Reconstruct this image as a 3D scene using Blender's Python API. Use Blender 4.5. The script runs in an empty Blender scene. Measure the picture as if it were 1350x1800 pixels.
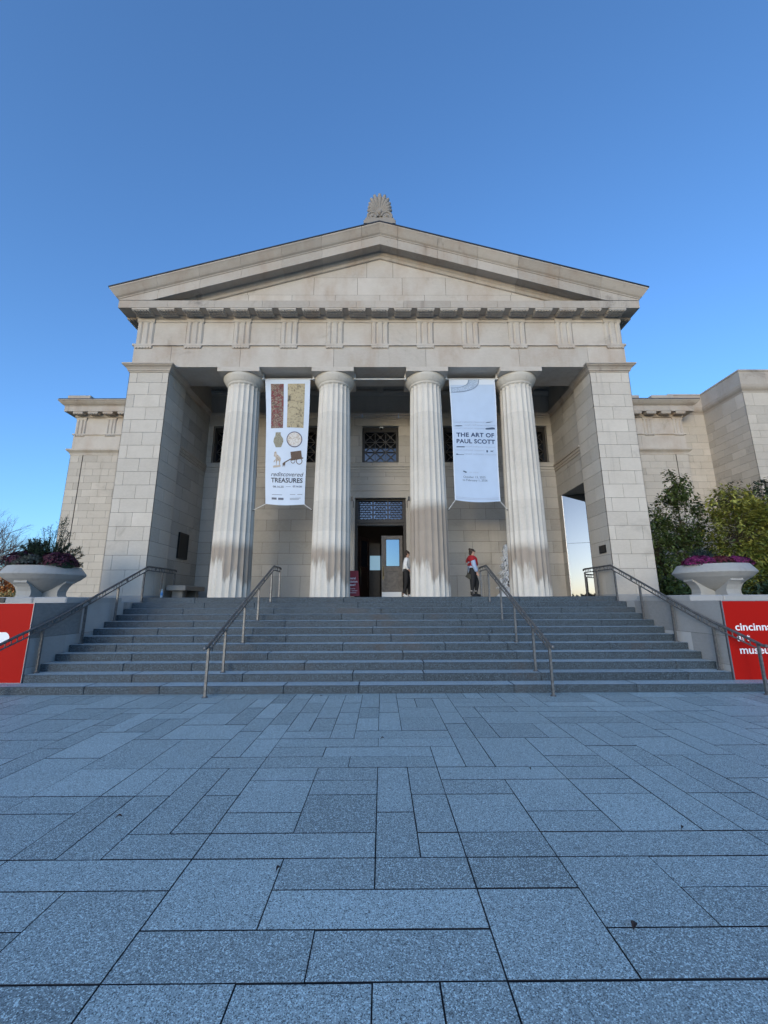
import bpy, bmesh, math, random
from mathutils import Vector, Matrix
R = math.radians
sc = bpy.context.scene
col = sc.collection
rnd = random.Random(7)

# ------------------------------------------------------------------ helpers
class MB:
    """collects faces in world space; build() links them as one mesh object"""
    def __init__(s):
        s.v = []; s.f = []; s.m = []; s.t = []; s.sm = []
    def face(s, pts, m=0, t=0.5, smooth=False):
        b = len(s.v); s.v.extend([tuple(p) for p in pts])
        s.f.append(tuple(range(b, b + len(pts)))); s.m.append(m); s.t.append(t); s.sm.append(smooth)
    def mesh(s, verts, faces, m=0, t=0.5, smooth=False):
        b = len(s.v); s.v.extend([tuple(p) for p in verts])
        for f in faces:
            s.f.append(tuple(b + i for i in f)); s.m.append(m); s.t.append(t); s.sm.append(smooth)
    def box(s, x0, x1, y0, y1, z0, z1, m=0, t=0.5):
        v = [(x0,y0,z0),(x1,y0,z0),(x1,y1,z0),(x0,y1,z0),(x0,y0,z1),(x1,y0,z1),(x1,y1,z1),(x0,y1,z1)]
        s.mesh(v, [(0,3,2,1),(4,5,6,7),(0,1,5,4),(1,2,6,5),(2,3,7,6),(3,0,4,7)], m, t)
    def obox(s, O, U, V, W, m=0, t=0.5):
        O, U, V, W = Vector(O), Vector(U), Vector(V), Vector(W)
        v = [O, O+U, O+U+V, O+V, O+W, O+U+W, O+U+V+W, O+V+W]
        f = [(0,3,2,1),(4,5,6,7),(0,1,5,4),(1,2,6,5),(2,3,7,6),(3,0,4,7)]
        if U.cross(V).dot(W) < 0: f = [q[::-1] for q in f]
        s.mesh(v, f, m, t)
    def bbox(s, x0, x1, y0, y1, z0, z1, b=.01, m=0, t=0.5, mtop=None):
        """box with chamfered vertical/top edges (8-gon plan + top chamfer)"""
        def ring(d, z): return [(x0+d+b,y0+d,z),(x1-d-b,y0+d,z),(x1-d,y0+d+b,z),(x1-d,y1-d-b,z),(x1-d-b,y1-d,z),(x0+d+b,y1-d,z),(x0+d,y1-d-b,z),(x0+d,y0+d+b,z)]
        rs = [ring(0,z0), ring(0,z1-b), ring(b,z1)]
        v = [p for r_ in rs for p in r_]; f = []
        for k in range(2):
            for i in range(8): f.append((8*k+i, 8*k+(i+1)%8, 8*k+8+(i+1)%8, 8*k+8+i))
        f.append(tuple(range(16,24))); f.append(tuple(range(7,-1,-1)))
        s.mesh(v, f, m, t)
        if mtop is not None: s.m[-2] = mtop
    def tube(s, pts, r, n=8, m=0, t=0.5, caps=True, smooth=True):
        pts = [Vector(p) for p in pts]; rr = r if isinstance(r, (list, tuple)) else [r]*len(pts)
        rings = []; prev = None
        for i, p in enumerate(pts):
            d = (pts[min(i+1,len(pts)-1)] - pts[max(i-1,0)])
            if d.length < 1e-9: d = Vector((0,0,1))
            d.normalize()
            if prev is None:
                a = Vector((0,0,1)) if abs(d.z) < .9 else Vector((1,0,0))
                u = d.cross(a).normalized()
            else:
                u = (prev - d*prev.dot(d))
                u = u.normalized() if u.length > 1e-6 else d.orthogonal().normalized()
            prev = u; w = d.cross(u)
            rings.append([p + (u*math.cos(2*math.pi*k/n) + w*math.sin(2*math.pi*k/n))*rr[i] for k in range(n)])
        v = [q for g in rings for q in g]; f = []
        for i in range(len(rings)-1):
            for k in range(n): f.append((i*n+k, i*n+(k+1)%n, (i+1)*n+(k+1)%n, (i+1)*n+k))
        s.mesh(v, f, m, t, smooth)
        if caps:
            s.face(rings[0][::-1], m, t); s.face(rings[-1], m, t)
    def lathe(s, prof, cx, cy, n=32, m=0, t=0.5, smooth=True, ph=0):
        v = []; f = []
        for (r, z) in prof:
            for k in range(n):
                a = 2*math.pi*k/n + ph; v.append((cx+r*math.cos(a), cy+r*math.sin(a), z))
        for i in range(len(prof)-1):
            for k in range(n): f.append((i*n+k, i*n+(k+1)%n, (i+1)*n+(k+1)%n, (i+1)*n+k))
        s.mesh(v, f, m, t, smooth)
    def ell(s, c, rx, ry, rz, n=10, k=6, m=0, t=0.5, rot=None):
        v = []; f = []
        for i in range(k+1):
            a = math.pi*i/k - math.pi/2
            for j in range(n):
                b = 2*math.pi*j/n
                p = Vector((rx*math.cos(a)*math.cos(b), ry*math.cos(a)*math.sin(b), rz*math.sin(a)))
                if rot is not None: p = rot @ p
                v.append(Vector(c)+p)
        for i in range(k):
            for j in range(n): f.append((i*n+j, i*n+(j+1)%n, (i+1)*n+(j+1)%n, (i+1)*n+j))
        s.mesh(v, f, m, t, True)
    def prism(s, poly, axis, a0, a1, m=0, t=0.5):
        """poly: list of 2-D points; axis 'x','y','z' = extrusion axis"""
        def P(p, a):
            if axis == 'y': return (p[0], a, p[1])
            if axis == 'x': return (a, p[0], p[1])
            return (p[0], p[1], a)
        n = len(poly); v = [P(p,a0) for p in poly] + [P(p,a1) for p in poly]
        f = [tuple(range(n))[::-1], tuple(range(n,2*n))] + [(i,(i+1)%n,n+(i+1)%n,n+i) for i in range(n)]
        s.mesh(v, f, m, t)
    def build(s, name, mats, parent=None, fix=True):
        me = bpy.data.meshes.new(name)
        base = Vector((0,0,0))
        q = parent
        while q is not None:
            base = base + q.location; q = q.parent
        me.from_pydata([tuple(Vector(p)-base) for p in s.v], [], s.f)
        if not isinstance(mats, (list, tuple)): mats = [mats]
        for mt in mats: me.materials.append(mt)
        me.polygons.foreach_set('material_index', s.m)
        me.polygons.foreach_set('use_smooth', s.sm)
        at = me.attributes.new('tone', 'FLOAT', 'FACE'); at.data.foreach_set('value', s.t)
        me.update()
        if fix:
            bm = bmesh.new(); bm.from_mesh(me)
            bmesh.ops.recalc_face_normals(bm, faces=bm.faces); bm.to_mesh(me); bm.free()
        o = bpy.data.objects.new(name, me); col.objects.link(o); o.parent = parent
        return o

def tag(o, label=None, cat=None, group=None, kind=None):
    if label: o['label'] = label
    if cat: o['category'] = cat
    if group: o['group'] = group
    if kind: o['kind'] = kind
    return o
def empty(name, loc, label, cat, group=None):
    o = bpy.data.objects.new(name, None); col.objects.link(o); o.location = loc
    o.empty_display_size = .2
    return tag(o, label, cat, group)

# ashlar masonry: separate blocks a little proud of a dark mortar sheet
def ashlar(mb, O, U, V, N, width, zs, pattern, gap=.009, dep=.012, holes=(), tone=(.5,.16), mort=1, rg=rnd):
    O, U, V, N = Vector(O), Vector(U).normalized(), Vector(V).normalized(), Vector(N).normalized()
    def P(u, v, d): return O + U*u + V*v + N*d
    for ci in range(len(zs)-1):
        a, b = zs[ci], zs[ci+1]; mid = (a+b)/2
        spans = [(0, width)]
        for (u0,u1,v0,v1) in holes:
            if v0 < mid < v1:
                ns = []
                for (s0,s1) in spans:
                    if u1 <= s0 or u0 >= s1: ns.append((s0,s1)); continue
                    if u0 > s0: ns.append((s0,u0))
                    if u1 < s1: ns.append((u1,s1))
                spans = ns
        cuts = sorted(pattern(ci, width))
        for (s0,s1) in spans:
            mb.face([P(s0,a,-dep),P(s1,a,-dep),P(s1,b,-dep),P(s0,b,-dep)], mort, .5)
            xs = [s0] + [c for c in cuts if s0+.12 < c < s1-.12] + [s1]
            for i in range(len(xs)-1):
                l = xs[i] + (gap/2 if i > 0 else 0); r = xs[i+1] - (gap/2 if i < len(xs)-2 else 0)
                lo = a + (gap/2 if ci > 0 else 0); hi = b - (gap/2 if ci < len(zs)-2 else 0)
                t = min(1, max(0, rg.gauss(*tone)))
                c = [(l,lo),(r,lo),(r,hi),(l,hi)]
                mb.face([P(x,y,0) for x,y in c], 0, t)
                for k in range(4):
                    p, q = c[k], c[(k+1)%4]
                    mb.face([P(p[0],p[1],0),P(p[0],p[1],-dep),P(q[0],q[1],-dep),P(q[0],q[1],0)], 0, t)
def run_pattern(step, jitter=.12, seed=0):
    def f(ci, w):
        r_ = random.Random(seed*131+ci*17); x = step*(.5 if ci % 2 else 1.0)+r_.uniform(-.05,.05); out = []
        while x < w: out.append(x); x += step*r_.uniform(1-jitter,1+jitter)
        return out
    return f

# ------------------------------------------------------------------ materials
def newmat(name):
    m = bpy.data.materials.new(name); m.use_nodes = True
    nt = m.node_tree; return m, nt, nt.nodes['Principled BSDF']
def N(nt, typ, **kw):
    n = nt.nodes.new(typ)
    for k, v in kw.items(): setattr(n, k, v)
    return n
def plain(name, c, rough=.6, metal=0, spec=None, coat=0, var=0, vscale=6, bump=0, bscale=60):
    m, nt, b = newmat(name)
    b.inputs['Base Color'].default_value = (*c, 1); b.inputs['Roughness'].default_value = rough
    b.inputs['Metallic'].default_value = metal
    if spec is not None: b.inputs['Specular IOR Level'].default_value = spec
    if coat: b.inputs['Coat Weight'].default_value = coat; b.inputs['Coat Roughness'].default_value = .08
    tc = N(nt, 'ShaderNodeTexCoord')
    if var:
        no = N(nt, 'ShaderNodeTexNoise'); no.inputs['Scale'].default_value = vscale; no.inputs['Detail'].default_value = 6
        nt.links.new(tc.outputs['Object'], no.inputs['Vector'])
        mx = N(nt, 'ShaderNodeMix', data_type='RGBA'); 
        mx.inputs[6].default_value = (*[max(0,x*(1-var)) for x in c],1); mx.inputs[7].default_value = (*[min(1,x*(1+var)) for x in c],1)
        cr = N(nt,'ShaderNodeMapRange'); cr.inputs[1].default_value=.3; cr.inputs[2].default_value=.7
        nt.links.new(no.outputs[0], cr.inputs[0]); nt.links.new(cr.outputs[0], mx.inputs[0]); nt.links.new(mx.outputs[2], b.inputs['Base Color'])
    if bump:
        n2 = N(nt, 'ShaderNodeTexNoise'); n2.inputs['Scale'].default_value = bscale; n2.inputs['Detail'].default_value = 4
        nt.links.new(tc.outputs['Object'], n2.inputs['Vector'])
        bp = N(nt, 'ShaderNodeBump'); bp.inputs['Strength'].default_value = bump; bp.inputs['Distance'].default_value = .01
        nt.links.new(n2.outputs[0], bp.inputs['Height']); nt.links.new(bp.outputs[0], b.inputs['Normal'])
    return m
def math_(nt, op, a, b=None, clamp=False):
    n = N(nt, 'ShaderNodeMath', operation=op); n.use_clamp = clamp
    for i, x in enumerate((a, b)):
        if x is None: continue
        if isinstance(x, (int, float)): n.inputs[i].default_value = x
        else: nt.links.new(x, n.inputs[i])
    return n.outputs[0]
def mixc(nt, f, a, b, blend='MIX'):
    n = N(nt, 'ShaderNodeMix', data_type='RGBA', blend_type=blend)
    for i, x in ((0,f),(6,a),(7,b)):
        if isinstance(x, (int,float)): n.inputs[i].default_value = x
        elif isinstance(x, tuple): n.inputs[i].default_value = (*x,1)
        else: nt.links.new(x, n.inputs[i])
    return n.outputs[2]
def noise(nt, vec, scale, detail=4, rough=.55, sx=1, sy=1, sz=1, dist=0):
    mp = N(nt, 'ShaderNodeMapping'); mp.inputs['Scale'].default_value = (sx,sy,sz)
    nt.links.new(vec, mp.inputs['Vector'])
    n = N(nt, 'ShaderNodeTexNoise'); n.inputs['Scale'].default_value = scale; n.inputs['Detail'].default_value = detail
    n.inputs['Roughness'].default_value = rough; n.inputs['Distortion'].default_value = dist
    nt.links.new(mp.outputs[0], n.inputs['Vector']); return n.outputs[0]
def ramp(nt, x, lo, hi):
    n = N(nt, 'ShaderNodeMapRange'); n.interpolation_type = 'SMOOTHSTEP'
    n.inputs[1].default_value = lo; n.inputs[2].default_value = hi; nt.links.new(x, n.inputs[0]); return n.outputs[0]

def stone(name, c, var=.16, dirt=.35, dirtc=(.10,.085,.07), streak=.3, rust=0, patina=None, grain=.05, rough=.85, flow=True):
    """limestone: tone per block, mottling, vertical rain streaks, optional rust wash, optional stain band (object property)"""
    m, nt, b = newmat(name); L = nt.links
    tc = N(nt, 'ShaderNodeTexCoord').outputs['Object']
    at = N(nt, 'ShaderNodeAttribute', attribute_name='tone').outputs['Fac']
    lo = tuple(x*(1-var*1.25) for x in c); hi = tuple(min(1,x*(1+var)) for x in c)
    base = mixc(nt, at, lo, hi)
    mott = noise(nt, tc, 1.3, 6, .6)
    base = mixc(nt, math_(nt,'MULTIPLY',ramp(nt,mott,.35,.72),.35), base, tuple(x*.78 for x in (c[0],c[1]*.97,c[2]*.92)))
    fine = noise(nt, tc, 9, 5, .65, 1, 1, 2.4)
    base = mixc(nt, math_(nt,'MULTIPLY',ramp(nt,fine,.3,.75),.22), base, tuple(min(1,x*1.25) for x in c))
    if flow:
        st = noise(nt, tc, 2.6, 5, .6, 1.6, 1.6, .10)
        big = noise(nt, tc, .45, 3, .5)
        k = math_(nt,'MULTIPLY',ramp(nt,st,.52,.78),ramp(nt,big,.42,.7))
        base = mixc(nt, math_(nt,'MULTIPLY',k,streak), base, dirtc)
    d = noise(nt, tc, .8, 8, .68, dist=.6)
    base = mixc(nt, math_(nt,'MULTIPLY',ramp(nt,d,.56,.8),dirt), base, dirtc)
    if rust:
        r_ = noise(nt, tc, 1.1, 6, .6, 1, 1, .5)
        base = mixc(nt, math_(nt,'MULTIPLY',ramp(nt,r_,.42,.75),rust), base, (.30,.17,.085))
    if patina:
        lo_p = N(nt,'ShaderNodeAttribute',attribute_name='stain_low',attribute_type='OBJECT').outputs['Fac']
        hi_p = N(nt,'ShaderNodeAttribute',attribute_name='stain_high',attribute_type='OBJECT').outputs['Fac']
        sep = N(nt,'ShaderNodeSeparateXYZ'); L.new(tc, sep.inputs[0]); z = sep.outputs[2]
        wv = noise(nt, tc, 2.2, 4, .6, 1, 1, .2); wv2 = noise(nt, tc, 5.5, 4, .6, 1, 1, .12)
        jl = math_(nt,'MULTIPLY',math_(nt,'SUBTRACT',math_(nt,'ADD',wv,wv2),1.0),2.2)
        wh = noise(nt, tc, 3.2, 3, .5)
        jh = math_(nt,'MULTIPLY',math_(nt,'SUBTRACT',wh,.5),.28)
        a = ramp(nt, math_(nt,'SUBTRACT',math_(nt,'ADD',z,jl),lo_p), -.22, .25)
        b2 = ramp(nt, math_(nt,'SUBTRACT',hi_p,math_(nt,'ADD',z,jh)), -.18, .24)
        k = math_(nt,'MULTIPLY',a,b2)
        br = mixc(nt, ramp(nt,noise(nt,tc,1.7,4),.3,.7), patina, tuple(x*.8 for x in patina))
        base = mixc(nt, math_(nt,'MULTIPLY',k,.74), base, br)
    L.new(base, b.inputs['Base Color']); b.inputs['Roughness'].default_value = rough
    b.inputs['Specular IOR Level'].default_value = .25
    gr = noise(nt, tc, 140, 3); g2 = noise(nt, tc, 24, 5)
    bp = N(nt,'ShaderNodeBump'); bp.inputs['Strength'].default_value = .35; bp.inputs['Distance'].default_value = .006
    L.new(math_(nt,'ADD',gr,g2), bp.inputs['Height']); L.new(bp.outputs[0], b.inputs['Normal'])
    return m

def granite(name, c, cell=150, var=.2, rough=.7, contrast=1.0, warm=None, tint=0):
    m, nt, b = newmat(name); L = nt.links
    tc = N(nt, 'ShaderNodeTexCoord').outputs['Object']
    at = N(nt, 'ShaderNodeAttribute', attribute_name='tone').outputs['Fac']
    base = mixc(nt, at, tuple(x*(1-var) for x in c), tuple(min(1,x*(1+var)) for x in c))
    big = noise(nt, tc, 1.1, 5, .6)
    base = mixc(nt, math_(nt,'MULTIPLY',ramp(nt,big,.35,.7),.22), base, tuple(x*.8 for x in c))
    def vor(scale):
        v = N(nt,'ShaderNodeTexVoronoi'); v.inputs['Scale'].default_value = scale; L.new(tc, v.inputs['Vector'])
        s_ = N(nt,'ShaderNodeSeparateColor'); L.new(v.outputs['Color'], s_.inputs[0]); return s_.outputs[0]
    g1 = vor(cell); g2 = vor(cell*.8); g3 = noise(nt, tc, cell*.45, 3, .6)
    base = mixc(nt, math_(nt,'MULTIPLY',ramp(nt,g1,.66,.74),.75*contrast), base, tuple(x*.28 for x in c))
    base = mixc(nt, math_(nt,'MULTIPLY',ramp(nt,g2,.80,.86),.7*contrast), base, tuple(min(1,x*2.1) for x in c))
    base = mixc(nt, math_(nt,'MULTIPLY',ramp(nt,g3,.5,.62),.35*contrast), base, tuple(min(1,x*1.5) for x in c))
    base = mixc(nt, math_(nt,'MULTIPLY',ramp(nt,g3,.46,.36),.0), base, c)
    if warm:
        w = noise(nt, tc, .55, 5, .65)
        base = mixc(nt, math_(nt,'MULTIPLY',ramp(nt,w,.54,.74),.5), base, warm)
    dk = noise(nt, tc, 2.2, 7, .7)
    base = mixc(nt, math_(nt,'MULTIPLY',ramp(nt,dk,.6,.82),.35), base, tuple(x*.4 for x in c))
    # gum spots, drips and broad worn patches
    v = N(nt,'ShaderNodeTexVoronoi'); v.inputs['Scale'].default_value = 1.9; L.new(tc, v.inputs['Vector'])
    sc_ = N(nt,'ShaderNodeSeparateColor'); L.new(v.outputs['Color'], sc_.inputs[0])
    sp = math_(nt,'MULTIPLY',ramp(nt,v.outputs['Distance'],.055,.025),ramp(nt,sc_.outputs[0],.55,.6))
    base = mixc(nt, math_(nt,'MULTIPLY',sp,.45), base, tuple(x*.35 for x in c))
    wp = noise(nt, tc, .7, 6, .65, dist=.8)
    base = mixc(nt, math_(nt,'MULTIPLY',ramp(nt,wp,.55,.75),.28), base, tuple(min(1,x*1.5) for x in c))
    L.new(base, b.inputs['Base Color']); b.inputs['Roughness'].default_value = rough
    b.inputs['Specular IOR Level'].default_value = .3
    bp = N(nt,'ShaderNodeBump'); bp.inputs['Strength'].default_value = .25; bp.inputs['Distance'].default_value = .003
    L.new(g3, bp.inputs['Height']); L.new(bp.outputs[0], b.inputs['Normal'])
    return m
def leafmat(name, c1, c2, rough=.55, trans=.25):
    m, nt, b = newmat(name); L = nt.links
    at = N(nt, 'ShaderNodeAttribute', attribute_name='tone').outputs['Fac']
    L.new(mixc(nt, at, c1, c2), b.inputs['Base Color'])
    b.inputs['Roughness'].default_value = rough; b.inputs['Specular IOR Level'].default_value = .3
    return m
def mirror_glass(name, tint=(.55,.6,.66), refl=.35, dark=(.012,.013,.015), rough=.015):
    m, nt, b = newmat(name); L = nt.links
    b.inputs['Base Color'].default_value = (*dark,1); b.inputs['Roughness'].default_value = .1
    b.inputs['Specular IOR Level'].default_value = 0
    g = N(nt,'ShaderNodeBsdfGlossy'); g.inputs['Color'].default_value = (*tint,1); g.inputs['Roughness'].default_value = rough
    mx = N(nt,'ShaderNodeMixShader'); mx.inputs[0].default_value = refl
    L.new(b.outputs[0], mx.inputs[1]); L.new(g.outputs[0], mx.inputs[2]); L.new(mx.outputs[0], nt.nodes['Material Output'].inputs[0])
    return m
def emit(name, c, s):
    m, nt, b = newmat(name); b.inputs['Base Color'].default_value = (*c,1)
    b.inputs['Emission Color'].default_value = (*c,1); b.inputs['Emission Strength'].default_value = s; return m

LIME = (.51,.46,.39)
M_lime = stone('limestone', LIME)
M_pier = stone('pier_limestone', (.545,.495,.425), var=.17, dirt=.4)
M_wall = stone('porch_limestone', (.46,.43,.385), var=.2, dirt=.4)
M_ent = stone('entablature_limestone', (.52,.47,.405), var=.10, dirt=.45, rust=.36)
M_corn = stone('cornice_limestone', (.45,.40,.34), var=.2, dirt=.8, rust=.35, streak=.65, dirtc=(.07,.06,.05))
M_colm = stone('column_limestone', (.60,.555,.485), var=.10, dirt=.3, streak=.4, patina=(.27,.205,.15))
M_mort = plain('mortar', (.055,.047,.04), .95)
M_cheek = stone('weathered_limestone', (.34,.335,.325), var=.35, dirt=.6, dirtc=(.12,.115,.11), streak=.75)
M_paving = granite('paving_granite', (.335,.40,.39), 230, .36, .6, 1.3)
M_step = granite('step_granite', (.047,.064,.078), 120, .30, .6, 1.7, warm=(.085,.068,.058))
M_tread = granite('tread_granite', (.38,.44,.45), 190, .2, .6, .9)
M_joint = plain('dark_joint', (.022,.022,.025), .95)
M_bronze = plain('dark_bronze', (.03,.027,.025), .45, .3)
M_iron = plain('weathered_steel', (.15,.148,.145), .5, .55, var=.3, vscale=20)
# ------------------------------------------------------------------ geometry constants (metres; camera stands at the origin, +Y towards the building)
LZ = 1.796; Yp = 12.35; Yb = 15.8
ZS = [LZ] + [2.61 + .438*i for i in range(15)]          # ashlar course lines up to 8.742

def sweep_seg(mb, p0, p1, prof, m0=0, m1=0, cuts=(), gap=.008, step=None, xf=None, tone=(.5,.15), closed=True, mat=0, endcap=True):
    """moulding: profile (d outward, z) run from p0 to p1 (XY); outward = right hand of travel; m0/m1 mitre slopes"""
    p0, p1 = Vector((p0[0],p0[1])), Vector((p1[0],p1[1])); d = p1-p0; Ln = d.length; d.normalize(); n = Vector((d.y,-d.x))
    edges = [0] + [c for c in cuts if 0 < c < Ln] + [Ln]
    for i in range(len(edges)-1):
        a, b = edges[i], edges[i+1]; t = min(1,max(0,rnd.gauss(*tone)))
        k = max(1, int(math.ceil((b-a)/step))) if step else 1
        rings = []
        for j in range(k+1):
            u = a+(b-a)*j/k; ring = []
            for (o, z) in prof:
                uu = u
                if j == 0: uu = u - m0*o if i == 0 else u + gap/2
                if j == k: uu = u + m1*o if i == len(edges)-2 else u - gap/2
                q = p0 + d*uu + n*o; P = (q.x, q.y, z)
                ring.append(xf(P) if xf else P)
            rings.append(ring)
        np_ = len(prof); v = [q for r_ in rings for q in r_]; f = []
        for j in range(k):
            for e in range(np_ if closed else np_-1):
                f.append((j*np_+e, j*np_+(e+1)%np_, (j+1)*np_+(e+1)%np_, (j+1)*np_+e))
        if endcap and closed:
            f.append(tuple(range(np_))); f.append(tuple(range(k*np_, (k+1)*np_))[::-1])
        mb.mesh(v, f, mat, t)

museum = empty('museum_building', (0, 15, LZ), 'pale limestone museum building with four fluted columns, gabled portico and two low wings', 'building')
B = museum
# ---------------- piers
def two(ci, w):  # pier front bond
    return [w*.16, w*.80] if ci % 2 else [w*.47]
def side_b(ci, w): return [w*.92] if ci % 3 == 1 else ([w*.42] if ci % 3 == 0 else [])
for s in (-1, 1):
    mb = MB(); rg = random.Random(11+s)
    xi, xo = 6.985, 8.29
    zs = ZS + [9.12]
    O = (-xo, Yp, 0) if s < 0 else (xi, Yp, 0)
    ashlar(mb, O, (1,0,0), (0,0,1), (0,-1,0), xo-xi, zs, (lambda ci,w: [w-c for c in two(ci,w)]) if s < 0 else two, tone=(.5,.13), rg=rg)
    ashlar(mb, (s*xi, Yp, 0), (0,1,0), (0,0,1), (-s,0,0), 1.2, zs, side_b, tone=(.42,.2), rg=rg)
    ashlar(mb, (s*xo, Yp, 0), (0,1,0), (0,0,1), (s,0,0), 1.2, zs, side_b, tone=(.5,.2), rg=rg)
    ashlar(mb, (s*xi, Yp+1.2, 0), (s,0,0), (0,0,1), (0,1,0), xo-xi, zs, two, rg=rg)
    p = mb.build('pier', [M_pier, M_mort], B)
    mb = MB()
    prof = [(0,9.105),(.02,9.105),(.025,9.14),(.05,9.15),(.06,9.20),(.10,9.26),(.15,9.29),(.155,9.315),(.185,9.32),(.185,9.368),(0,9.368)]
    path = [(s*xi, Yp+1.2), (s*xi, Yp), (s*xo, Yp), (s*xo, Yp+1.2)]
    if s < 0: path = path[::-1]
    for i in range(3):
        sweep_seg(mb, path[i], path[i+1], prof, 0 if i == 0 else 1, 0 if i == 2 else 1, tone=(.45,.1))
    mb.build('pier_cap', [M_corn, M_mort], p)
    mb = MB(); mb.bbox(min(s*(xi-.03),s*(xo+.03)), max(s*(xi-.03),s*(xo+.03)), Yp-.03, Yp+1.2, 1.655, LZ+.06, .012)
    mb.build('pier_base', [M_cheek, M_mort], p)

# ---------------- porch walls
bc = [0, -3.335, 3.335, -6.1, 6.1]                         # window centres
holes = [(7.05+c-.748, 7.05+c+.748, 7.158, 8.742) for c in bc] + [(7.05-1.005, 7.05+1.005, LZ, 5.676)]
mb = MB(); rg = random.Random(4)
zsb = ZS[:12] + [7.158] + ZS[12:] + [9.09]
def lint(ci, w): return None
pat = run_pattern(1.02, .06, 3)
ashlar(mb, (-7.05, Yb, 0), (1,0,0), (0,0,1), (0,-1,0), 14.1, zsb, lambda ci,w: pat(ci,w) if ci < 16 else [1.3,3.0,5.1,6.0,8.2,10.2,11.9], holes=holes, tone=(.45,.17), rg=rg)
for (u0,u1,v0,v1) in holes:                                # reveals
    x0, x1 = u0-7.05, u1-7.05
    if v1 < 6: continue
    d = .28
    mb.face([(x0,Yb-.0,v0),(x0,Yb+d,v0),(x0,Yb+d,v1),(x0,Yb,v1)],0,.3); mb.face([(x1,Yb,v0),(x1,Yb+d,v0),(x1,Yb+d,v1),(x1,Yb,v1)],0,.3)
    mb.face([(x0,Yb,v0),(x1,Yb,v0),(x1,Yb+d,v0),(x0,Yb+d,v0)],0,.5); mb.face([(x0,Yb,v1),(x1,Yb,v1),(x1,Yb+d,v1),(x0,Yb+d,v1)],0,.2)
# upper wall zone inside the porch
mb.face([(-7.05,Yb,9.29),(7.05,Yb,9.29),(7.05,Yb,10.35),(-7.05,Yb,10.35)],0,.3)
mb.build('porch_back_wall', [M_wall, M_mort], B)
for s in (-1, 1):
    mb = MB(); rg = random.Random(20+s)
    h = [(.1, 1.95, LZ, 5.676)] if s > 0 else []
    ashlar(mb, (s*7.05, Yp+1.2, 0), (0,1,0), (0,0,1), (-s,0,0), Yb-Yp-1.2, ZS+[9.12], run_pattern(1.15,.1,31+s), holes=h, tone=(.42,.2), rg=rg)
    mb.face([(s*7.05,13.6,9.37),(s*7.05,Yb,9.37),(s*7.05,Yb,10.35),(s*7.05,13.6,10.35)],0,.3)
    if s > 0:
        y0, y1 = Yp+1.3, Yp+3.15
        mb.face([(7.05,y0,5.676),(7.05,y1,5.676),(8.2,y1,5.676),(8.2,y0,5.676)],0,.35)
        mb.face([(7.05,y1,LZ),(8.29,y1,LZ),(8.29,y1,5.676),(7.05,y1,5.676)],0,.4)
        mb.face([(7.05,y0,LZ),(8.29,y0,LZ),(8.29,y0,5.676),(7.05,y0,5.676)],0,.4)
    ashlar(mb, (s*8.29, Yp+1.2, 0), (0,1,0), (0,0,1), (s,0,0), 19-Yp-1.2, [0,.6,1.2]+ZS+[9.12], run_pattern(1.15,.1,41+s), holes=h, tone=(.45,.16), rg=rg)
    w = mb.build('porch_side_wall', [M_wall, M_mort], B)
    mb = MB()
    prof = [(0,9.09),(.02,9.09),(.03,9.16),(.09,9.24),(.12,9.27),(.13,9.29),(.13,9.36),(0,9.36)]
    a, b_ = (s*7.05, Yb), (s*7.05, Yp+1.2)
    if s < 0: a, b_ = b_, a
    sweep_seg(mb, a, b_, prof, tone=(.4,.1))
    mb.build('wall_cornice', [M_corn, M_mort], w)
    mb = MB()
    prof = [(0,6.74),(.025,6.74),(.03,6.83),(.055,6.84),(.06,6.93),(.10,6.95),(.10,7.02),(0,7.05)]
    sweep_seg(mb, a, b_, prof, cuts=(.9,), tone=(.45,.1))
    mb.build('string_course', [M_corn, M_mort], w)
mb = MB()
sweep_seg(mb, (-7.05,Yb), (7.05,Yb), [(0,6.74),(.025,6.74),(.03,6.83),(.055,6.84),(.06,6.93),(.10,6.95),(.10,7.02),(0,7.05)], cuts=(1.2,2.9,4.4,6.2,7.9,9.6,11.5,13), tone=(.5,.1))
sweep_seg(mb, (-7.05,Yb), (7.05,Yb), [(0,9.085),(.03,9.085),(.04,9.16),(.07,9.17),(.09,9.24),(.10,9.29),(0,9.30)], cuts=(3,6.3,7.8,11), tone=(.4,.1))
sweep_seg(mb, (-7.05,Yb), (7.05,Yb), [(0,10.1),(.03,10.1),(.05,10.16),(.11,10.24),(.11,10.28),(0,10.28)], tone=(.3,.1))
# door surround: stepped flat architrave
for x0, x1, z0, z1, pr in ((-1.30,-1.005,LZ,5.676,.05),(1.005,1.30,LZ,5.676,.05),(-1.30,1.30,5.676,5.95,.05),(-1.36,1.36,5.952,6.2,.075),(-1.36,1.36,6.202,6.28,.10),(-1.42,1.42,6.282,6.40,.06)):
    mb.box(x0,x1,Yb-pr,Yb+.01,z0,z1,0,.5)
for sx in (-1,1): mb.face([(sx*1.005,Yb,LZ),(sx*1.005,Yb+.3,LZ),(sx*1.005,Yb+.3,5.676),(sx*1.005,Yb,5.676)],0,.4)
mb.face([(-1.005,Yb,5.676),(1.005,Yb,5.676),(1.005,Yb+.3,5.676),(-1.005,Yb+.3,5.676)],0,.3)
mb.build('door_surround', [M_wall, M_mort], B)
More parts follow.
